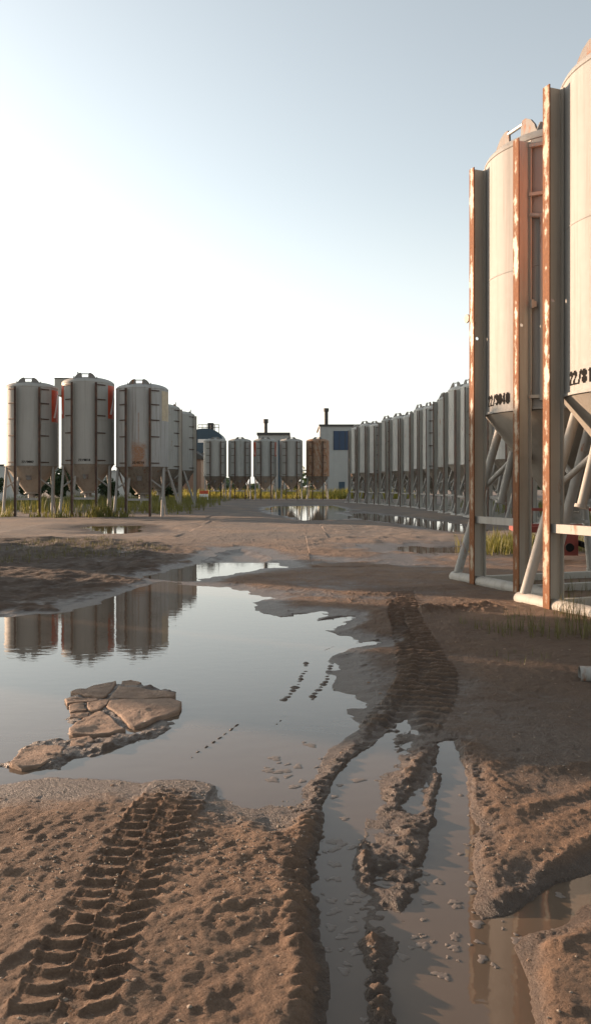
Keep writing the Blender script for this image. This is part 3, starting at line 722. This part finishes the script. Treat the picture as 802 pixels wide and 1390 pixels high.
# unseen silos added out of view on the left to cast shade on the foreground
perp = Vector((.485, .875)); sdir = Vector((-.875, .485))
for i, (pp, L) in enumerate(((13.5, 33.0), (11.95, 30.0), (8.25, 31.0), (5.65, 31.0))):
    c = perp * pp + sdir * L
    make_silo((c.x, c.y, 0), ang_n(.8, -.6), ['pale silo standing in the yard left of the picture, farthest of four', 'pale silo in the yard left of the picture, set back behind the farthest', 'pale silo in the yard left of the picture, second nearest', 'pale silo in the yard left of the picture, nearest of four'][i], 'silos left of the picture')

# ------------------------------------------------------------------ buildings
def grey_hall():
    r = empty('industrial_hall', (0, 0, 0)); tag(r, 'grey panelled hall with a large blue glazed opening and chimney behind the far silos', 'building')
    x0, x1, y0, y1, h = 3.75, 15.0, 125, 140, 10.6
    MB().box(x0, x1, y0, y1, 0, h).build('wall', M['wall_grey'], r, 0)
    MB().box(x0 - .2, x1 + .2, y0 - .2, y1 + .2, h, h + .28).build('roof', M['roof_dark'], r, 0)
    w = MB().box(5.75, 8.4, y0 - .06, y0 - .003, 7.0, 9.9).build('window', M['blue_dark'], r, 0)
    f = MB()
    for i in range(4): f.box(5.72 + i * .885, 5.78 + i * .885, y0 - .09, y0 - .062, 7.0, 9.9)
    f.build('frame', M['roof_dark'], w, 0)
    d = MB().box(6.55, 7.45, y0 - .05, y0 - .003, 0.05, 2.2).build('door', M['blue'], r, 0)
    MB().tube((4.75, 128, h + .28), (4.75, 128, 13.1), .30).tube((4.75, 128, 13.1), (4.75, 128, 13.6), .42).build('chimney', M['roof_dark'], r)
    MB().tube((x0 - .08, y0 - .08, .1), (x0 - .08, y0 - .08, h), .07).build('drainpipe', M['galv'], r)
grey_hall()
def low_hall():
    r = empty('workshop', (0, 0, 0)); tag(r, 'low grey workshop with dark roof edge and chimney behind the far row', 'building')
    MB().box(-5.5, -1.0, 122, 134, 0, 9.1).build('wall', M['wall_grey'], r, 0)
    MB().box(-5.7, -.8, 121.8, 134.2, 9.1, 9.45).build('roof', M['roof_dark'], r, 0)
    MB().box(-2.55, -1.75, 121.94, 121.997, .05, 8.3).build('door', M['blue'], r, 0)
    MB().tube((-4.45, 124, 9.45), (-4.45, 124, 11.0), .26).tube((-4.45, 124, 11.0), (-4.45, 124, 11.6), .38).build('chimney', M['roof_dark'], r)
low_hall()
def blue_plant():
    r = empty('batching_plant', (0, 0, 0)); tag(r, 'dark blue batching plant with rounded top and railing behind the left group', 'plant')
    x0, x1, y0, y1 = -15.6, -10.4, 118, 124
    pts = [(x0, 6.2)] + [(-13.0 + 2.6 * math.cos(math.pi - i * math.pi / 12), 8.2 + 1.6 * math.sin(i * math.pi / 12)) for i in range(13)] + [(x1, 7.6), (x1 - 1.0, 7.4), (-14.4, 5.6)]
    MB().prism(pts, (0, y0, 0), (1, 0, 0), (0, 0, 1), (0, y1 - y0, 0)).build('body', M['blue'], r)
    MB().box(-13.9, -12.6, y0 - .06, y0 - .003, 7.75, 8.25).build('sign_band', M['white'], r, 0)
    rail = MB(); tz = 9.85
    for i in range(6): rail.tube((-14 + i * .6, 119, 9.2), (-14 + i * .6, 119, 10.4), .05, n=6)
    rail.tube((-14, 119, 10.4), (-11, 119, 10.4), .05, n=6).tube((-14, 119, 10.0), (-11, 119, 10.0), .05, n=6)
    rail.build('railing', M['roof_dark'], r)
    MB().box(-12.7, -11.9, 119.5, 121, 9.6, 10.7).build('motor', M['roof_dark'], r, 0)
    for x in (-11.9, -10.75):
        for y in (119, 123): MB().box(x - .2, x + .2, y - .2, y + .2, 0, 7.5).build('leg', M['blue'], r, 0)
blue_plant()
def brown_shed():
    r = empty('shed', (0, 0, 0)); tag(r, 'brown boarded shed with a dark sloping roof beside the left group', 'shed')
    MB().box(-22, -12.1, 106, 114, 0, 5.0).build('wall', M['wall_brown'], r, 0)
    MB().prism([(-22.3, 5.0), (-11.7, 5.0), (-11.7, 5.25), (-15.5, 7.6), (-22.3, 7.6)], (0, 105.6, 0), (1, 0, 0), (0, 0, 1), (0, 8.8, 0)).build('roof', M['roof_dark'], r, 0)
brown_shed()
def tower():
    r = empty('tower', (0, 0, 0)); tag(r, 'beige plant tower with a mast on top, behind the two red-patched silos', 'tower')
    d = 95.0; X_ = lambda px: (px - 401) / F * d; Z_ = lambda py: (HZ - py) / F * d + CAM_Z
    MB().box(X_(74.5), X_(110), d, d + 4, Z_(536), Z_(514)).build('head', M['tower'], r, 0)
    MB().box(X_(82), X_(108), d + .5, d + 3.5, 0, Z_(536)).build('shaft', M['tower'], r, 0)
    MB().tube((X_(79.5), d - .25, Z_(536)), (X_(79.5), d - .25, Z_(636)), .16, n=12).build('downpipe', M['tube'], r)
    MB().tube((X_(79.5), d - .25, Z_(636)), (X_(79.5), d - .25, Z_(641)), .17, .5, n=12).build('spout', M['tube'], r)
    MB().tube((X_(103), d + 1, Z_(514)), (X_(103), d + 1, Z_(503)), .07, n=8).tube((X_(98), d + 1, Z_(514)), (X_(98), d + 1, Z_(508)), .04, n=8).build('mast', M['roof_dark'], r)
    MB().box(X_(74.2), X_(110.5), d - .06, d + 4.06, Z_(514), Z_(512.8)).build('roof', M['roof_dark'], r, 0)
tower()
def shed2(name, label, cat, x0, x1, y0, y1, h, m, roofm):
    r = empty(name); tag(r, label, cat)
    MB().box(x0, x1, y0, y1, 0, h).build('wall', m, r, 0)
    MB().box(x0 - .12, x1 + .12, y0 - .12, y1 + .12, h, h + .15).build('roof', roofm, r, 0)
    MB().box(x0 + (x1 - x0) * .3, x0 + (x1 - x0) * .3 + 1.0, y0 - .05, y0 - .003, .05, 2.1).build('door', M['roof_dark'], r, 0)
shed2('site_cabin', 'pale low site cabin seen between the legs of the left silos', 'cabin', -22.5, -18.2, 90, 94, 3.1, M['wall_pale'], M['galv'])
shed2('shed', 'pale grey shed at the left picture edge behind the leftmost silo', 'shed', -36, -27.6, 80, 86, 3.5, M['wall_pale'], M['roof_dark'])
def blocker():  # added out of view to keep the sun off the curved right row
    r = empty('warehouse'); tag(r, 'long pale warehouse standing left of the picture', 'building')
    MB().box(-62, -48, 72, 109, 0, 20).build('wall', M['wall_pale'], r, 0)
    MB().box(-62.3, -47.7, 71.7, 109.3, 20, 20.4).build('roof', M['roof_dark'], r, 0)
    MB().box(-47.997, -47.95, 90, 94, .05, 4).build('door', M['blue'], r, 0)
blocker()

# ------------------------------------------------------------------ trees and bushes
def crown_mesh(name, rx, ry, rz, zc, n, leaf, seed):
    rg = np.random.default_rng(seed); cl = []
    for _ in range(16):
        v = rg.normal(size=3); v /= np.linalg.norm(v); s = rg.uniform(.45, .85)
        cl.append((v[0] * rx * s, v[1] * ry * s, zc + v[2] * rz * s * .9, rg.uniform(.25, .45)))
    mb = MB(); vs = []; fs = []
    for i in range(n):
        c = cl[rg.integers(len(cl))]; v = rg.normal(size=3); v = v / np.linalg.norm(v) * rg.uniform(.35, 1) ** .5
        p = np.array([c[0] + v[0] * rx * c[3], c[1] + v[1] * ry * c[3], c[2] + v[2] * rz * c[3]])
        a = rg.normal(size=3); a /= np.linalg.norm(a); b = np.cross(a, rg.normal(size=3)); b /= np.linalg.norm(b)
        l = leaf * rg.uniform(.6, 1.3); k = len(vs)
        vs += [tuple(p - a * l), tuple(p + b * l * .45), tuple(p + a * l), tuple(p - b * l * .45)]; fs.append((k, k + 1, k + 2, k + 3))
    mb.add(vs, fs); return mb.mesh(name, M['leaf'], 0)
CR = [crown_mesh('crown', 1.5, 1.4, 1.3, 1.7, 3500, .13, 1), crown_mesh('crown', 2.2, 2.0, 2.3, 4.2, 5500, .17, 2)]
def trunk_mesh(h, r0):
    mb = MB().tube((0, 0, -.1), (.05, .03, h * .55), r0, r0 * .6, 10)
    for k in range(5):
        a = k * 1.3; mb.tube((.05, .03, h * (.42 + .03 * k)), (math.cos(a) * h * .28, math.sin(a) * h * .28, h * (.75 + .05 * k)), r0 * .4, r0 * .12, 8)
    return mb.mesh('trunk', M['bark'])
TR = [trunk_mesh(2.2, .07), trunk_mesh(5.2, .16)]
def tree(x, y, k, s, label, group, name):
    r = empty(name, (x, y, gz(x, y)), random.uniform(0, 6)); r.scale = (s, s, s * random.uniform(.9, 1.1)); tag(r, label, 'tree' if k else 'bush', group)
    inst('trunk', TR[k], r); inst('crown', CR[k], r)
bl = [(-24.5, 66, .9, 'dark bush at the left picture edge behind the leftmost silo'), (-21.6, 68, 1.0, 'dark bush behind the legs of the leftmost silo'), (-18.6, 66, .95, 'dark bush in the gap between the two red-patched silos'),
      (-27.5, 68, 1.0, 'dark bush just left of the picture behind the leftmost silo'), (-15.8, 70, .7, 'small dark bush behind the hopper of the tallest left silo')]
bl += [(-30.5, 72, 1.1, 'dark bush left of the picture next to the pale grey shed'), (-13.2, 71, .8, 'small dark bush between the tallest and the rust-stained silo'), (-11.4, 74, .8, 'small dark bush behind the hopper of the rust-stained silo')]
for x, y, s, lb in bl: tree(x, y, 0, s, lb, 'bushes behind the left group', 'bush')
tr = [(19, 46, 1.0, 'dark tree behind the middle of the curved right row'), (17, 38, .9, 'dark tree behind the legs of silo 22/9040'), (20, 33, 1.0, 'dark tree behind the gap between the two nearest silos'), (16.5, 27, .8, 'dark tree behind the legs of silo 22/815'),
      (21, 54, 1.0, 'dark tree behind the far half of the curved right row')]
for x, y, s, lb in tr: tree(x, y, 1, s * .62, lb, 'trees behind the curved right row', 'tree')
# distant tree line on the horizon
def treeline():
    rg = np.random.default_rng(5); vs = []; fs = []
    for i in range(15000):
        x = rg.uniform(-420, 420); hmax = 5 + 3 * math.sin(x * .05) + 2.5 * math.sin(x * .17 + 1) + 1.5 * math.sin(x * .61)
        z = rg.uniform(0, max(2, hmax)); y = 330 + rg.uniform(-12, 12) + abs(x) * .1
        a = rg.normal(size=3); a /= np.linalg.norm(a); b = np.cross(a, rg.normal(size=3)); b /= np.linalg.norm(b); l = rg.uniform(.7, 1.6); k = len(vs); p = np.array([x, y, z])
        vs += [tuple(p - a * l), tuple(p + b * l * .6), tuple(p + a * l), tuple(p - b * l * .6)]; fs.append((k, k + 1, k + 2, k + 3))
    o = MB().add(vs, fs).build('distant_wood', M['leaf'], None, 0); tag(o, 'far dark wood along the horizon beyond the buildings', 'wood', kind='stuff')
treeline()

# ------------------------------------------------------------------ grass
def grass(name, label, spots, blades, hmin, hmax, w, seed, mat='grass'):
    rg = np.random.default_rng(seed); vs = []; fs = []
    for (x, y, r, n, hs) in spots:
        for _ in range(int(n)):
            a = rg.uniform(0, 6.283); q = r * math.sqrt(rg.random()); bx, by = x + q * math.cos(a), y + q * math.sin(a)
            z0 = gz(bx, by)
            if z0 < .0: continue
            z0 -= .01
            for _b in range(blades):
                h = rg.uniform(hmin, hmax) * hs; t = rg.uniform(0, 6.283); lean = rg.uniform(.1, .55) * h; ww = w * rg.uniform(.6, 1.3)
                dx, dy = math.cos(t), math.sin(t); ox, oy = bx + rg.normal() * ww * 3, by + rg.normal() * ww * 3; k = len(vs)
                px_, py_ = -dy * ww, dx * ww
                vs += [(ox - px_, oy - py_, z0), (ox + px_, oy + py_, z0),
                       (ox + dx * lean * .35 + px_ * .7, oy + dy * lean * .35 + py_ * .7, z0 + h * .6), (ox + dx * lean * .35 - px_ * .7, oy + dy * lean * .35 - py_ * .7, z0 + h * .6),
                       (ox + dx * lean, oy + dy * lean, z0 + h)]
                fs += [(k, k + 1, k + 2, k + 3), (k + 3, k + 2, k + 4)]
    o = MB().add(vs, fs).build(name, M[mat], None, 0); tag(o, label, 'grass', kind='stuff'); return o
rg = np.random.default_rng(3)
sp = []
for _ in range(260): sp.append((rg.uniform(-25, -6.2), rg.uniform(42.5, 84), 1.0, 9, rg.uniform(.7, 1.3)))
for _ in range(24): sp.append((rg.uniform(-16, -7.8), rg.uniform(37.6, 39.6), .35, 7, rg.uniform(.3, .7)))
sp += [(-8.95, 38.2, .5, 45, 1.1), (-9.2, 38.0, .3, 20, .8), (-13.8, 37.9, .5, 15, .5)]
grass('grass', 'rough green grass growing around and behind the left silos', sp, 4, .25, .8, .016, 1)
sp = []
for _ in range(420): sp.append((rg.uniform(-17, 13), rg.uniform(92, 121), 1.4, 8, rg.uniform(.8, 1.5)))
for _ in range(60): sp.append((rg.uniform(-16, 9), rg.uniform(91, 94), 1.2, 8, rg.uniform(.5, .9)))
grass('meadow', 'sunlit yellow green grass strip behind the far row of silos', sp, 4, .4, 1.0, .03, 2, 'meadow')
sp = []
for _ in range(300): sp.append((rg.uniform(10.8, 24), rg.uniform(20, 60), 1.0, 9, rg.uniform(.8, 1.4)))
for _ in range(30): sp.append((rg.uniform(4.4, 7.0), rg.uniform(18.5, 21.5), .5, 12, rg.uniform(.5, .9)))
for (x, y) in [g(*p) for p in [(660, 748), (680, 745), (672, 752), (692, 750)]]: sp.append((x, y, .6, 40, .65))
grass('grass', 'weeds and grass growing around the right row of silos', sp, 3, .25, .7, .01, 4)
sp = []
for p, r_, n_, hs in [((668, 860), .22, 12, .5), ((690, 868), .25, 16, .6), ((715, 862), .22, 14, .7), ((738, 870), .28, 20, .7), ((770, 872), .25, 30, 1.2), ((795, 868), .28, 24, 1.0), ((650, 857), .25, 7, .35), ((760, 800), .6, 40, .6), ((790, 812), .6, 40, .7), ((760, 838), .25, 18, 1.0), ((785, 850), .2, 20, 1.1), ((728, 905), .4, 8, .35), ((700, 845), .2, 12, .5)]:
    x, y = g(*p); sp.append((x, y, r_, n_, hs))
for p in [(70, 741), (160, 742), (200, 748), (110, 758), (10, 750), (80, 752), (130, 748), (60, 760), (100, 745), (20, 765), (150, 756), (125, 738), (45, 742)]:
    x, y = g(*p); sp.append((x, y, .7, 60, .5))
grass('grass', 'sparse dark grass tufts on the mud near the front silo feet', sp, 3, .06, .36, .0028, 6, 'weed')

# ------------------------------------------------------------------ slab fragments on the shoal in the puddle
def slab(pts, top, label, drop=.07, tilt=(0, 0)):
    top += .003
    P = [Vector((*g(*p), 0)) for p in pts]
    # subdivide and roughen the outline
    out = []
    for i in range(len(P)):
        a, b = P[i], P[(i + 1) % len(P)]; n = max(2, int((b - a).length / .035))
        for j in range(n):
            q = a.lerp(b, j / n); s = .014
            out.append(Vector((q.x + s * float(fbm(np.array([q.x]), np.array([q.y]), 9, 3, 2)[0]), q.y + s * float(fbm(np.array([q.x]), np.array([q.y]), 9, 3, 3)[0]), 0)))
    c = sum(out, Vector()) / len(out); n = len(out)
    def zt(q): return top + tilt[0] * (q.x - c.x) + tilt[1] * (q.y - c.y) + .016 * float(fbm(np.array([q.x]), np.array([q.y]), 6, 5, 1, .62)[0])
    vs = []; fs = []; rings = [(1.0, -drop), (1.0, -.009), (.99, -.003), (.965, 0), (.88, .001), (.78, 0), (.66, .002), (.54, .001), (.42, .002), (.3, .003), (.15, .003)]
    for s, dz in rings:
        for q in out:
            w = c + (q - c) * s; vs.append((w.x - c.x, w.y - c.y, zt(w) + dz))
    for r_ in range(len(rings) - 1):
        for i in range(n): fs.append((r_ * n + i, r_ * n + (i + 1) % n, (r_ + 1) * n + (i + 1) % n, (r_ + 1) * n + i))
    fs.append(tuple(range((len(rings) - 1) * n, len(rings) * n)))
    o = MB().add(vs, fs).build('crust_slab', M['slab'], None, 60); o.location = (c.x, c.y, 0)
    tag(o, label, 'slab', 'cracked slab pieces on the islet in the puddle')
slab([(96, 943), (120, 935), (157, 927), (157, 934), (146, 946), (137, 951), (115, 948)], .020, 'leaf shaped slab piece at the back left of the cracked islet')
slab([(161, 936), (185, 938), (238, 946), (236, 950), (190, 951), (146, 953)], .022, 'long thin slab piece along the back right of the cracked islet')
slab([(148, 957), (185, 953), (235, 953), (246, 957), (243, 970), (212, 981), (184, 991), (177, 989), (160, 974), (146, 964)], .026, 'largest slab piece on the right of the cracked islet')
slab([(95, 995), (100, 986), (134, 970), (142, 971), (156, 983), (171, 993), (150, 1000), (118, 1002), (98, 1000)], .024, 'broad triangular slab piece at the front of the cracked islet')
slab([(89, 952), (105, 950), (130, 951), (134, 954), (118, 957), (90, 959)], .018, 'narrow slab strip at the left edge of the cracked islet')
slab([(93, 961), (113, 958), (118, 966), (96, 969)], .016, 'small square slab chip at the left of the cracked islet')
slab([(96, 971), (120, 969), (121, 974), (110, 978), (95, 977)], .014, 'small low slab chip touching the water left of the front triangular piece')
slab([(118, 958), (148, 955), (146, 961), (134, 968), (122, 967)], .020, 'middle slab piece between the small chips and the largest piece')
slab([(13, 1042), (28, 1022), (58, 1016), (88, 1018), (84, 1032), (58, 1042), (30, 1047)], .017, 'separate low slab lying left of the islet near the shore')
slab([(165, 927), (178, 924), (192, 929), (178, 935), (163, 934)], .008, 'dark half sunk slab piece behind the cracked islet')
slab([(98, 1008), (122, 1003), (130, 1010), (112, 1017), (94, 1016)], .014, 'rounded small slab piece in front of the cracked islet')

# ------------------------------------------------------------------ pebbles, clods and foam
def pebbles():
    rg = np.random.default_rng(21); vs = []; fs = []
    def one(x, y, s):
        z = gz(x, y)
        if z < -.004: return
        k = len(vs); a = rg.uniform(0, 6.28); ca, sa = math.cos(a), math.sin(a); j = rg.uniform(.7, 1.3, 8) * s
        pts = [(1, 0, 0), (.6, .7, 0), (-.5, .8, 0), (-1, 0, 0), (-.5, -.7, 0), (.6, -.8, 0), (.1, .1, .8), (0, 0, -.6)]
        for (px_, py_, pz_), q in zip(pts, j): vs.append((x + (px_ * ca - py_ * sa) * q, y + (px_ * sa + py_ * ca) * q, z + pz_ * q * .7 + s * .15))
        for i in range(6): fs.append((k + i, k + (i + 1) % 6, k + 6)); fs.append((k + (i + 1) % 6, k + i, k + 7))
    for (p, r_, n) in [((70, 1190), .16, 160), ((150, 1180), .2, 60), ((330, 1150), .22, 150), ((345, 1180), .14, 90), ((360, 1230), .2, 60), ((280, 1200), .3, 80), ((250, 1160), .12, 40), ((240, 1052), .1, 60), ((285, 1066), .1, 60), ((745, 1050), .12, 30), ((700, 1180), .25, 60), ((430, 1090), .12, 60), ((30, 1120), .3, 60), ((390, 1080), .12, 60)]:
        cx, cy = g(*p)
        for _ in range(n): one(cx + rg.normal() * r_, cy + rg.normal() * r_ * 1.3, rg.uniform(.0025, .0075))
    for _ in range(500):
        y = 2.2 + 12 * rg.random() ** 2; x = rg.uniform(-.42, .42) * y; one(x, y, rg.uniform(.002, .006) * (1 + y * .12))
    for _ in range(110):
        y = 2.3 + 12 * rg.random() ** 1.5; x = rg.uniform(-.40, .42) * y
        if gz(x, y) > .012: one(x, y, rg.uniform(.005, .012))
    o = MB().add(vs, fs).build('pebbles', M['pebble'], None, 0); tag(o, 'small pale pebbles scattered over the sandy mud', 'pebbles', kind='stuff')
pebbles()
def clods():
    rg = np.random.default_rng(8); vs = []; fs = []
    n = 10
    for _ in range(150):
        y = 2.4 + 10 * rg.random() ** 1.6; x = rg.uniform(-.40, .42) * y; z = gz(x, y)
        if z < .003 or (z > .03 and rg.random() < .55): continue
        s = rg.uniform(.004, .013); k = len(vs); q = rg.uniform(.7, 1.3, n)
        for r_, h in ((1, -.2), (.85, .35), (.45, .65)):
            for i in range(n): vs.append((x + math.cos(i * .628) * s * r_ * q[i], y + math.sin(i * .628) * s * r_ * q[(i * 3) % n], z + s * h * .8))
        for r_ in range(2):
            for i in range(n): fs.append((k + r_ * n + i, k + r_ * n + (i + 1) % n, k + (r_ + 1) * n + (i + 1) % n, k + (r_ + 1) * n + i))
        fs.append(tuple(range(k + 2 * n, k + 3 * n)))
    o = MB().add(vs, fs).build('mud_clods', M['slab'], None, 0); tag(o, 'small lumps of mud along the ruts and the water edge', 'clods', kind='stuff')
clods()
def foam():
    rg = np.random.default_rng(14); vs = []; fs = []
    spots = [((600, 1255), 60, 45, 40), ((470, 1260), 30, 60, 30), ((640, 1130), 14, 50, 14), ((460, 1180), 16, 60, 26), ((420, 1070), 30, 14, 18), ((560, 1290), 60, 30, 30), ((415, 1025), 25, 20, 14), ((690, 1270), 40, 20, 10), ((640, 1190), 10, 30, 10), ((380, 1052), 20, 12, 8)]
    for (px_, py_), sx, sy, n in spots:
        for _ in range(n):
            x, y = g(px_ + rg.normal() * sx, py_ + rg.normal() * sy); 
            if gz(x, y) > -.003 or y < 2.2: continue
            s = rg.uniform(.005, .024) * y / 3.2; k = len(vs)
            if rg.random() < .35: continue
            m = 26; pa, pb, pc = rg.uniform(0, 6.28, 3); q = [1 + .22 * math.sin(2 * i * 2 * math.pi / m + pa) + .2 * math.sin(3 * i * 2 * math.pi / m + pb) + .13 * math.sin(5 * i * 2 * math.pi / m + pc) for i in range(m)]; an = rg.uniform(0, 3)
            for r_, z in ((1, .0006), (.85, .0018), (.4, .0022)):
                for i in range(m):
                    t = i * 2 * math.pi / m; u_, v_ = math.cos(t) * s * r_ * q[i] * 1.25, math.sin(t) * s * r_ * q[i]
                    vs.append((x + u_ * math.cos(an) - v_ * math.sin(an), y + u_ * math.sin(an) + v_ * math.cos(an), z))
            for r_ in range(2):
                for i in range(m): fs.append((k + r_ * m + i, k + r_ * m + (i + 1) % m, k + (r_ + 1) * m + (i + 1) % m, k + (r_ + 1) * m + i))
            fs.append(tuple(range(k + 2 * m, k + 3 * m)))
    o = MB().add(vs, fs).build('foam', M['foam'], None, 60); tag(o, 'pale scum floating in patches on the water in the wheel ruts', 'foam', kind='stuff')
foam()

# ------------------------------------------------------------------ small things
def pale_pipe():
    x, y = g(777, 930); r = empty('pipe', (x + .05, y, .0)); 
    o = MB().tube((0, 0, .085), (1.9, -.28, .12), .062, n=20, cap=False).tube((0.002, 0, .085), (1.898, -.28, .12), .052, n=20, cap=False).build('tube', M['tube'], r)
    ring = MB(); ring.tube((1.80, -.265, .118), (1.9, -.28, .12), .075, n=20).build('collar', M['galv'], r)
    tag(r, 'pale pipe lying on the mud at the right picture edge', 'pipe')
pale_pipe()
def trailer():
    x, y = g(762, 762); y = 16.6; x = (766 - 401) / F * y
    r = empty('trailer', (x, y, gz(x, y)), R(-8)); tag(r, 'red works trailer with black coupling parked behind silo 22/815', 'trailer')
    MB().box(-.9, 2.2, .5, .62, .55, .68).box(-.9, 2.2, 1.6, 1.72, .55, .68).box(-.9, -.78, .62, 1.6, .55, .68).box(2.08, 2.2, .62, 1.6, .55, .68).build('chassis', M['dull_red'], r, 0)
    MB().box(-.18, .26, .0, .5, .12, .60).box(-.10, .18, -.03, 0, .2, .5).build('drawbar_box', M['dull_red'], r, 0)
    MB().tube((.05, -.22, .30), (.05, -.03, .30), .05).tube((.05, -.22, .30), (.05, -.26, .30), .085, n=16).tube((.36, -.1, .34), (.36, .5, .34), .06).build('coupling', M['black'], r)
    for lx in (-.06, .44):
        l = MB().tube((lx, -.02, .44), (lx, -.09, .44), .05, n=16).build('lamp', M['lens_clear'], r)
    for lx in (-.86, .7, 2.12): MB().box(lx - .035, lx + .035, .50, .57, .68, 1.0).build('upright', M['dull_red'], r, 0)
    MB().box(-.9, 2.2, .49, .56, 1.0, 1.06).build('rail', M['dull_red'], r, 0)
    MB().box(-.84, -.62, .45, .5, .2, .62).build('mudguard', M['dull_red'], r, 0)
    for lx in (1.2,):
        for ly in (.35, 1.87):
            w = MB().tube((lx, ly - .1, .34), (lx, ly + .1, .34), .34, n=28).build('wheel', M['rubber'], r); MB().tube((lx, ly - .11, .34), (lx, ly + .11, .34), .18, n=20).build('rim', M['galv'], w)
trailer()
def barrier():
    x = (277 - 401) / F * 86; r = empty('barrier', (x, 86, gz(x, 86))); tag(r, 'small red and white barrier at the foot of the leftmost far silo', 'barrier')
    MB().box(-.45, .45, -.05, .05, .62, .95).build('board', M['red'], r, 0)
    MB().box(-.45, .45, -.06, .06, .3, .60).build('board', M['white'], r, 0)
    for sx in (-.38, .38): MB().box(sx - .04, sx + .04, .052, .11, 0, .9).box(sx - .07, sx + .07, -.25, .25, 0, .06).build('leg', M['white'], r, 0)
barrier()

# ------------------------------------------------------------------ light, sky, camera
sun = bpy.data.lights.new('sun', 'SUN'); sun.energy = 4.6; sun.angle = R(.55); sun.color = (1.0, .68, .46)
so = bpy.data.objects.new('sun', sun); col.objects.link(so)
sd = Vector((SUN_AZ.x * math.cos(SUN_EL), SUN_AZ.y * math.cos(SUN_EL), math.sin(SUN_EL)))
so.rotation_euler = sd.to_track_quat('Z', 'Y').to_euler(); so.location = (-30, 20, 30)
w = bpy.data.worlds.new('World'); scene.world = w; w.use_nodes = True
wt = w.node_tree; bg = wt.nodes['Background']
sky = wt.nodes.new('ShaderNodeTexSky'); sky.sky_type = 'NISHITA'; sky.sun_disc = False
sky.sun_elevation = SUN_EL; sky.sun_rotation = math.atan2(SUN_AZ.x, SUN_AZ.y)
sky.air_density = 1.0; sky.dust_density = 1.6; sky.ozone_density = 1.5; sky.altitude = 20
hs = wt.nodes.new('ShaderNodeHueSaturation'); hs.inputs['Saturation'].default_value = .35
wt.links.new(sky.outputs[0], hs.inputs['Color']); gm = wt.nodes.new('ShaderNodeGamma'); gm.inputs['Gamma'].default_value = 1.1
tn = wt.nodes.new('ShaderNodeMix'); tn.data_type = 'RGBA'; tn.blend_type = 'MULTIPLY'; tn.inputs['Factor'].default_value = 1; tn.inputs[7].default_value = (.965, .98, .95, 1)
wt.links.new(hs.outputs[0], tn.inputs[6]); tc = wt.nodes.new('ShaderNodeTexCoord'); sz = wt.nodes.new('ShaderNodeSeparateXYZ'); wt.links.new(tc.outputs['Generated'], sz.inputs[0])
hr = wt.nodes.new('ShaderNodeMapRange'); hr.interpolation_type = 'SMOOTHSTEP'; hr.inputs['From Min'].default_value = -.02; hr.inputs['From Max'].default_value = .36
hr.inputs['To Min'].default_value = .62; hr.inputs['To Max'].default_value = 0.0; wt.links.new(sz.outputs['Z'], hr.inputs['Value'])
hz_ = wt.nodes.new('ShaderNodeMix'); hz_.data_type = 'RGBA'; hz_.inputs[7].default_value = (3.5, 3.41, 3.22, 1)
wt.links.new(hr.outputs[0], hz_.inputs['Factor']); wt.links.new(tn.outputs[2], hz_.inputs[6]); wt.links.new(hz_.outputs[2], gm.inputs['Color']); wt.links.new(gm.outputs[0], bg.inputs['Color'])
bg.inputs['Strength'].default_value = .115
cam = bpy.data.cameras.new('camera'); co_ = bpy.data.objects.new('camera', cam); col.objects.link(co_)
cam.sensor_fit = 'VERTICAL'; cam.sensor_height = 36; cam.lens = F / 1390 * 36; cam.shift_y = (HZ - 695) / 1390
co_.location = (0, 0, CAM_Z); co_.rotation_euler = (R(90), 0, 0); cam.clip_start = .05; cam.clip_end = 5000
scene.camera = co_
vs_ = scene.view_settings; vs_.view_transform = 'Standard'; vs_.look = 'None'; vs_.gamma = 1; vs_.use_curve_mapping = False; vs_.exposure = 1.5
scene.render.resolution_x = 590; scene.render.resolution_y = 1024
